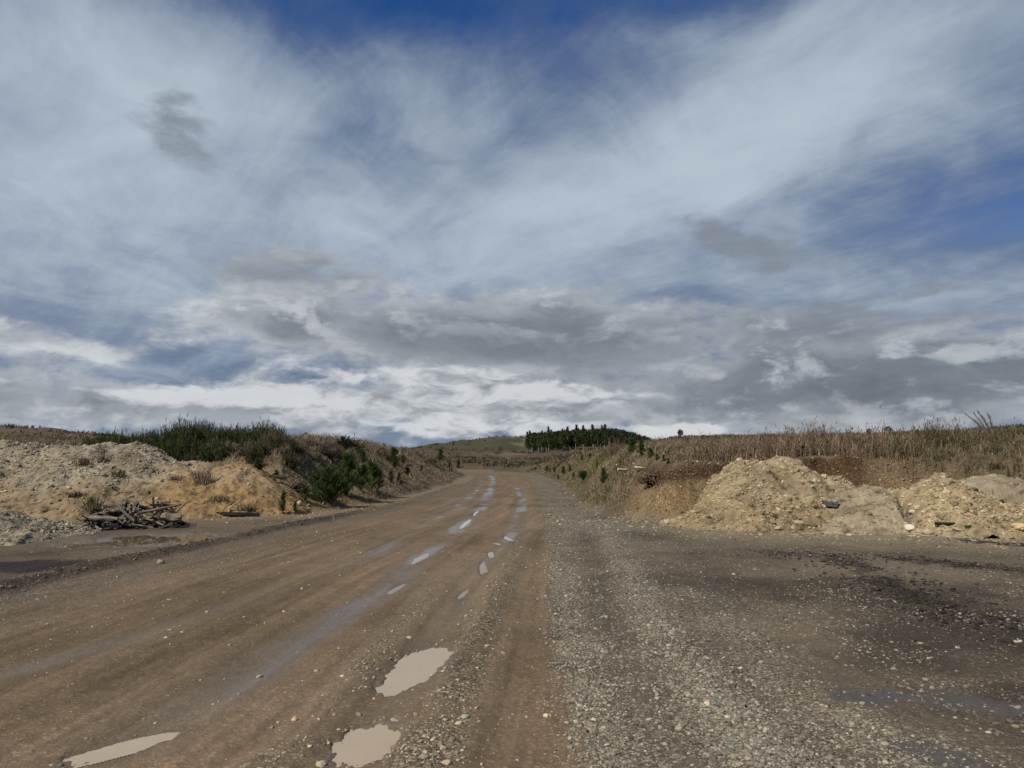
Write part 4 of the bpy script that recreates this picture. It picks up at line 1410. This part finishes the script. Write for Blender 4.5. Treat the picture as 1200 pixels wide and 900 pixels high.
fps = [make_far_pine(13.5, k) for k in range(7)]
fr_rows = []
for k in range(108):
    px = 619 + (k % 36) * 2.75 + RNG.uniform(-2.2, 2.2)
    rr_ = 440 + (k // 36) * 11 + RNG.uniform(-9, 9) + max(0, px - 680) * .6
    fr_rows.append((px, rr_))
for (px, rr_) in fr_rows:
    az = math.atan((px - 600) / F); x, y = rr_ * math.sin(az), rr_ * math.cos(az)
    hh = np.interp(px, [617, 625, 650, 690, 720], [9.0, 9.8, 10.6, 11.5, 11.5]) * RNG.choice([.62, .8, .9, 1.0, 1.05, 1.3]) * RNG.uniform(.93, 1.07)
    place(USED, fps[int(RNG.integers(0, 7))], x, y, hgt(x, y), (RNG.uniform(.8, 1.1), hh / 13.5), RNG.uniform(0, 6.28),
          'tall slim plantation pine with pale bare trunk in the front rows of the far forest', 'pine tree', 'pines in the front rows of the far forest')


def forest_mass():
    g = Geo()
    for k in range(900):
        px = RNG.uniform(622, 775); rr_ = RNG.uniform(456, 640)
        if px > 640 + (rr_ - 462) * 2 and rr_ < 475: pass
        az = math.atan((px - 600) / F); x, y = rr_ * math.sin(az), rr_ * math.cos(az); z = hgt(x, y)
        top = np.interp(px, [620, 640, 680, 700, 722, 745, 762, 775], [508, 507, 503.5, 503, 503, 508, 514, 520])
        ztop = EYE + (540 - top) / F * rr_ * math.cos(az) + RNG.uniform(-2.0, .4)
        H_ = min(ztop - z, 17)
        if H_ < 3: continue
        n = 26
        t = RNG.uniform(.25, 1, n)
        rad = 2.2 * (1.05 - t) + .4
        a = RNG.uniform(0, 6.28, n); q = np.sqrt(RNG.uniform(0, 1, n)) * rad
        P = np.stack([x + np.cos(a) * q, y + np.sin(a) * q, z + t * H_ - 1], 1)
        cc = np.array([(.026, .036, .018)]) * RNG.uniform(.5, 1.4, (n, 1))
        blades(P, RNG.uniform(1., 2.2, n), RNG.uniform(.7, 1.3, n), RNG.normal(0, .35, (n, 2)), cc, cc * 1.2, g)
    return tag(g.obj('pine_forest', M_LEAF), kind='stuff')


forest_mass()

# lone small trees on the skyline
for (px, rr_, hp, lab) in [(797, 150, 10, 'lone small round tree alone on the bare skyline'),
                           (1018, 165, 8, 'small dark conifer on the skyline, the slimmer of two close together'),
                           (1040, 165, 9, 'broad dark conifer clump on the skyline above the weeds')]:
    root = empty('skyline_tree')
    gt_ = Geo(); g = Geo()
    H_ = hp / F * rr_
    tube([(0, 0, -.2), (.03, 0, H_ * .4), (0, .04, H_ * .8)], [.10, .07, .03], (.07, .055, .04), gt_, 6)
    n = 320
    P = RNG.normal(0, 1, (n, 3)); P /= np.linalg.norm(P, axis=1)[:, None]; P *= RNG.uniform(.3, 1, (n, 1)) ** .5
    P = P * np.array([H_ * (.55 if px == 1040 else .34), H_ * .34, H_ * .36]) + np.array([0, 0, H_ * .66])
    cc = np.array([(.038, .032, .020) if px == 797 else (.026, .034, .018)]) * RNG.uniform(.5, 1.5, (n, 1))
    blades(P, RNG.uniform(.12, .32, n), np.full(n, .10), RNG.normal(0, .7, (n, 2)), cc, cc * 1.2, g)
    gt_.obj('trunk', M_WOOD, root); g.obj('crown', M_LEAF, root)
    az = math.atan((px - 600) / F); x, y = rr_ * math.sin(az), rr_ * math.cos(az)
    root.location = (x, y, hgt(x, y)); tag(root, lab, 'tree')


# ------------------------------------------------------------------ dead wood
def log(L, r0, col, bend=.06, sides=8, seg=5, taper=.75):
    g = Geo()
    t = np.linspace(-.5, .5, seg)
    b1, b2 = RNG.normal(0, bend, 2)
    pts = np.stack([t * L, b1 * L * (t * t * 4 - 1), b2 * L * (t * t * 4 - 1) * .6], 1)
    tube(pts, np.linspace(r0, r0 * taper, seg) * RNG.uniform(.88, 1.12, seg), col, g, sides, endcol=np.array(col) * 1.4, knob=.38)
    return g.obj('log', M_WOOD)


GREYW = [(.060, .052, .045), (.10, .09, .078), (.16, .145, .125), (.040, .033, .028), (.028, .022, .018)]
lw = []
for k in range(170):
    px = RNG.uniform(113, 213); tt = RNG.uniform(0, 1)
    prof = np.interp(px, [110, 125, 140, 165, 190, 205, 216], [.10, .38, .55, .60, .56, .40, .10])
    z = prof * tt
    rr_ = 20.1 + .35 * tt + RNG.uniform(-.25, .25) + (.5 if k % 3 == 0 else 0)
    az = math.atan((px - 600) / F); x, y = rr_ * math.sin(az), rr_ * math.cos(az)
    L = RNG.uniform(.2, .75); r0 = RNG.uniform(.014, .045)
    if k % 4 == 0: L, r0 = RNG.uniform(.5, 1.1), RNG.uniform(.008, .016)
    if k % 11 == 0: px = RNG.uniform(95, 235); x = rr_ * math.sin(math.atan((px - 600) / F)); z = 0; rr_ -= RNG.uniform(0, .5)
    o = log(L, r0, GREYW[int(RNG.integers(0, 5))], RNG.uniform(.01, .07))
    o.location = (x, y, max(z, r0) + hgt(x, y))
    o.rotation_euler = (RNG.uniform(0, 6.28), RNG.normal(0, .42) if k % 5 else RNG.uniform(-.9, .9), RNG.normal(0, 1.0) + (math.pi if RNG.uniform() < .5 else 0))
    tag(o, 'weathered grey log lying in the wood pile beside the pond', 'log', 'logs of the grey wood pile')
    lw.append(o)
SPEC = [(192, 596, .95, .040, (.13, .115, .095), .10, -.22, .25, 'long curved grey log lying across the front of the wood pile'),
        (152, 600, .55, .040, (.20, .18, .15), .03, .8, .3, 'pale split log standing steeply at the front of the wood pile'),
        (206, 606, .45, .10, (.16, .135, .10), .01, .02, .1, 'thick short tan log block at the end of the wood pile'),
        (128, 607, .70, .05, (.17, .15, .125), .02, .03, -.1, 'straight pale log lowest at the near end of the wood pile')]
for (px, py, L, r0, c, bn, ry, rz, lab) in SPEC:
    az = math.atan((px - 600) / F); rr_ = 19.7; x, y = rr_ * math.sin(az), rr_ * math.cos(az)
    o = log(L, r0, c, bn); z = EYE + ray(px, py)[2] / math.hypot(*ray(px, py)[:2]) * rr_
    o.location = (x, y, max(z, hgt(x, y) + r0 * .8)); o.rotation_euler = (0, ry, rz)
    tag(o, lab, 'log')
for (px, py, L, r0, c, ry, rz, lab, nm) in [
    (272, 606, 1.5, .075, (.022, .018, .015), .02, .12, 'charred black log lying at the foot of the clay bank', 'log'),
    (271, 602, .62, .022, (.33, .27, .19), -.65, .1, 'thin pale stick leaning beside the charred black log', 'stick'),
    (318, 561, 1.0, .05, (.06, .045, .035), .05, .3, 'dark log on the upper edge of the clay bank', 'log'),
    (735, 552, .62, .045, (.36, .31, .24), .03, .2, 'bleached white log on the grassy top of the earth cut', 'log'),
    (753, 550, .45, .040, (.36, .31, .24), .06, -.3, 'shorter bleached log next to the bleached white log', 'log'),
    (728, 545, .40, .030, (.34, .27, .18), -.2, .5, 'thin bleached stick above the two bleached logs', 'stick'),
    (1112, 616, .62, .03, (.025, .020, .017), .0, .05, 'black stick lying on the foot of the pointed rubble heap', 'stick'),
    (347, 506, 1.15, .03, (.10, .080, .065), -.75, .2, 'bare branch sticking up slantwise on the ridge skyline', 'branch')]:
    x, y, z, rr_ = hits(px, py)
    if rr_ > 60: rr_ = 31; az = math.atan((px - 600) / F); x, y = rr_ * math.sin(az), rr_ * math.cos(az); z = hgt(x, y)
    o = log(L, r0, c, .03); o.name = nm
    up = .5 * L * abs(math.sin(ry)) * .8
    o.location = (x, y, z + r0 * .6 + up); o.rotation_euler = (0, ry, rz)
    tag(o, lab, nm)


def brush(name, px, py, wpx, hpx, n, col, label, rr0=None):
    x, y, z, rr_ = hits(px, py)
    if rr0: rr_ = rr0; az = math.atan((px - 600) / F); x, y = rr_ * math.sin(az), rr_ * math.cos(az); z = hgt(x, y)
    w = wpx / F * y; h = hpx / F * y
    g = Geo()
    for k in range(n):
        c = np.array([RNG.normal(0, .15) * w, RNG.normal(0, .15) * w, min(abs(RNG.normal(0, .3)), .7) * h])
        d = RNG.normal(0, 1, 3) * np.array([1, 1, .6]); d /= np.linalg.norm(d)
        L = RNG.uniform(.25, .7) * max(h, .4)
        m = c + RNG.normal(0, .06, 3)
        tube([c - d * L * .6, m, c + d * L * .6], [RNG.uniform(.012, .035), .018, .007], np.array(col) * RNG.uniform(.6, 1.7), g, 5)
    o = g.obj(name, M_WOOD); o.location = (x, y, z)
    tag(o, label, 'brush')
    return o


brush('brush_heap', 374, 531, 26, 16, 90, (.040, .033, .027), 'tangle of dark cut branches below the ridge top')
brush('brush_heap', 412, 528, 34, 20, 110, (.035, .027, .022), 'largest dark root tangle breaking the ridge skyline')
brush('brush_heap', 447, 532, 26, 12, 70, (.06, .045, .034), 'low brown brush tangle further down the ridge')
brush('brush_heap', 352, 577, 22, 14, 70, (.032, .024, .019), 'dark root tangle sticking out of the clay bank')
brush('brush_heap', 765, 566, 36, 16, 100, (.060, .040, .027), 'brown root tangle on the lip of the earth cut', None)
brush('brush_heap', 938, 530, 14, 16, 60, (.028, .022, .018), 'dark snag of roots among the weeds above the tallest rubble heap', 23.5)
bush2 = make_pine(1.1, 1.1, (.022, .026, .013), (.035, .042, .018), 3, 50, 28)
bush2.name = 'gorse_bush'
x, y, z, rr_ = hits(402, 530)
bush2.location = (x, y, z - .05); s = 20 / F * y / 1.1; bush2.scale = (s, s, s)
tag(bush2, 'blackish green gorse bush beside the largest root tangle', 'bush')


# ------------------------------------------------------------------ loose rocks worth naming
def rock(px, py, wpx, col, label, name='rock'):
    x, y, z, rr_ = hits(px, py)
    s = wpx / F * y * .5
    import bmesh
    bm = bmesh.new(); bmesh.ops.create_icosphere(bm, subdivisions=3, radius=1)
    sd_ = int(RNG.integers(0, 999))
    sc = RNG.uniform(.8, 1.15, 3)
    for v in bm.verts:
        p = np.array(v.co)
        k = 1 + .28 * float(fbm(p[0] * 1.3 + sd_, p[1] * 1.3 + p[2] * 1.7, 3, 5)) + .06 * float(fbm(p[0] * 5 + sd_, p[1] * 5 + p[2] * 4, 2, 6))
        v.co = Vector(p * k * sc * s); v.co.z *= .75
    me = bpy.data.meshes.new(name); bm.to_mesh(me); bm.free()
    a = me.attributes.new('Col', 'FLOAT_COLOR', 'POINT')
    a.data.foreach_set('color', np.tile(np.array([*col, 1], np.float32), len(me.vertices)))
    me.materials.append(M_STONE)
    o = bpy.data.objects.new(name, me); COL.objects.link(o)
    o.location = (x, y, z + s * .25)
    tag(o, label, 'rock')
    return o


rock(1066, 622, 11, (.55, .50, .40), 'largest pale round rock at the foot of the pointed rubble heap')
rock(1069, 601, 8, (.50, .44, .33), 'pale rock stuck in the flank of the pointed rubble heap')
rock(1196, 620, 16, (.48, .36, .20), 'yellow boulder at the edge of the yard beside the gritty heap')
rock(1087, 625, 12, (.36, .29, .19), 'flat tan rock between the pale round rock and the black stick')
rock(345, 846, 7, (.50, .33, .22), 'single peach pebble on the smooth mud between the wheel tracks', 'pebble')
rock(545, 843, 8, (.26, .29, .24), 'grey green flat pebble on the stony strip beside the puddle', 'pebble')
rock(428, 873, 5, (.10, .075, .055), 'dark stone poking out of the smaller front puddle', 'pebble')
rock(829, 828, 8, (.48, .38, .25), 'tan stone on the windrow of coarse gravel', 'pebble')
rock(640, 842, 7, (.52, .42, .28), 'pale yellow stone on the seam between mud and gravel', 'pebble')
rock(188, 660, 8, (.24, .20, .15), 'pale clod on the dark ridge at the road edge')

# crushed black plastic container stuck in the sandy heap
import bmesh
bm = bmesh.new()
prof = [(-.17, .0), (-.13, -.14), (.12, -.15), (.18, .01)]
for dy_ in (0.0, .16):
    for (a, b) in prof: bm.verts.new((a + RNG.normal(0, .008), dy_, b + RNG.normal(0, .008)))
    for (a, b) in [(.13, .005), (.09, -.10), (-.10, -.10), (-.13, .01)][::-1]: bm.verts.new((a, dy_ + .0, b))
bm.verts.ensure_lookup_table()
v = bm.verts
for i in range(3):
    bm.faces.new((v[i], v[i + 1], v[8 + i + 1], v[8 + i]))
    bm.faces.new((v[4 + i], v[8 + 4 + i], v[8 + 5 + i], v[5 + i]))
    bm.faces.new((v[i], v[4 + i], v[5 + i], v[i + 1]))
bm.faces.new((v[8], v[9], v[13], v[12])); bm.faces.new((v[9], v[10], v[14], v[13])); bm.faces.new((v[10], v[11], v[15], v[14]))
bm.faces.new((v[12], v[13], v[14], v[15]))
bm.faces.new((v[0], v[8], v[12], v[4])); bm.faces.new((v[3], v[7], v[15], v[11]))
rb = bmesh.ops.create_cube(bm, size=1)['verts']
for q in rb: q.co = Vector((q.co.x * .035 + .02, q.co.y * .14 + .075, q.co.z * .10 - .05))
bmesh.ops.recalc_face_normals(bm, faces=bm.faces)
me = bpy.data.meshes.new('plastic_crate'); bm.to_mesh(me); bm.free()
mb, bb = new_mat('black_plastic'); bb.inputs['Base Color'].default_value = (.018, .018, .020, 1); bb.inputs['Roughness'].default_value = .45
f = n_noise(position(), 22, 4, .6); c = n_mix((.014, .014, .016), (.05, .048, .045), f); E.nt.links.new(c.s, bb.inputs['Base Color'])
me.materials.append(mb)
o = bpy.data.objects.new('plastic_crate', me); COL.objects.link(o)
x, y, z, rr_ = hits(970, 593)
o.location = (x, y - .20, z + .13); o.rotation_euler = (R(-12), R(4), R(-18)); o.scale = (1.0, 1, 1)
tag(o, 'crushed black plastic crate half buried in the low sandy heap', 'crate')


# ------------------------------------------------------------------ weeds growing on the heaps
def tuft(px, py, hpx, wpx, n, c0, c1_, label, lean=.45, name='weed_tuft', cat='weed', group=None):
    x, y, z, rr_ = hits(px, py)
    h = hpx / F * y; w = wpx / F * y
    g = Geo()
    b = np.stack([RNG.normal(0, w * .25, n), RNG.normal(0, w * .2, n), np.full(n, -.03)], 1)
    blades(b, h * RNG.uniform(.5, 1.1, n), np.full(n, .02), RNG.normal(0, lean, (n, 2)), np.array([c0]) * RNG.uniform(.6, 1.4, (n, 1)), np.array([c1_]) * RNG.uniform(.6, 1.4, (n, 1)), g)
    o = g.obj(name, M_DRY); o.location = (x, y, z)
    tag(o, label, cat, group)
    return o


BRN, TAN, GRN = (.10, .075, .05), (.20, .16, .11), (.06, .075, .028)
tuft(98, 545, 14, 16, 70, BRN, (.15, .10, .075), 'reddish dry weed high on the long gravel heap', .7)
tuft(122, 542, 7, 16, 60, (.04, .045, .025), GRN, 'flat dark green weed under the top of the long gravel heap', .9)
tuft(118, 540, 30, 10, 14, (.11, .065, .05), (.15, .09, .07), 'thin red stalks rising over the top of the long gravel heap', .2)
tuft(139, 558, 9, 18, 80, BRN, (.12, .10, .05), 'brown tuft in the middle of the long gravel heap', .9)
tuft(106, 594, 18, 16, 80, GRN, (.10, .095, .05), 'green grass tuft beside the upper end of the wood pile', .45)
tuft(108, 601, 12, 24, 130, (.10, .09, .045), (.17, .14, .08), 'rounded olive grass hummock at the end of the wood pile', .7)
tuft(90, 582, 9, 22, 90, (.045, .035, .022), (.07, .055, .03), 'dark brown matted tuft above the wood pile', 1.0)
tuft(237, 566, 22, 22, 120, TAN, (.22, .18, .12), 'tall straw tuft at the end of the long gravel heap', .35)
tuft(205, 562, 7, 16, 60, BRN, TAN, 'small brown tuft on the pale shoulder of the long gravel heap', .9)
tuft(290, 598, 12, 20, 90, (.09, .085, .04), TAN, 'olive dry tuft at the foot of the yellow clay bank', .5)
tuft(258, 588, 10, 24, 90, BRN, TAN, 'brown mat of weed on the face of the yellow clay bank', .9)
tuft(958, 595, 5, 9, 60, GRN, (.09, .11, .035), 'small green weed next to the black plastic crate', .8)
tuft(1134, 618, 5, 7, 50, GRN, (.08, .11, .03), 'tiny bright green weed beside the black stick', .8)
tuft(950, 541, 6, 12, 60, GRN, (.08, .095, .035), 'green weed at the top edge of the dark earth cut', .8)
tuft(1166, 548, 9, 18, 90, (.055, .065, .022), (.10, .105, .035), 'yellow green bush on the slope under the plume grass', .7)
tuft(908, 606, 8, 8, 40, BRN, TAN, 'short brown weed low on the tallest rubble heap', .5)
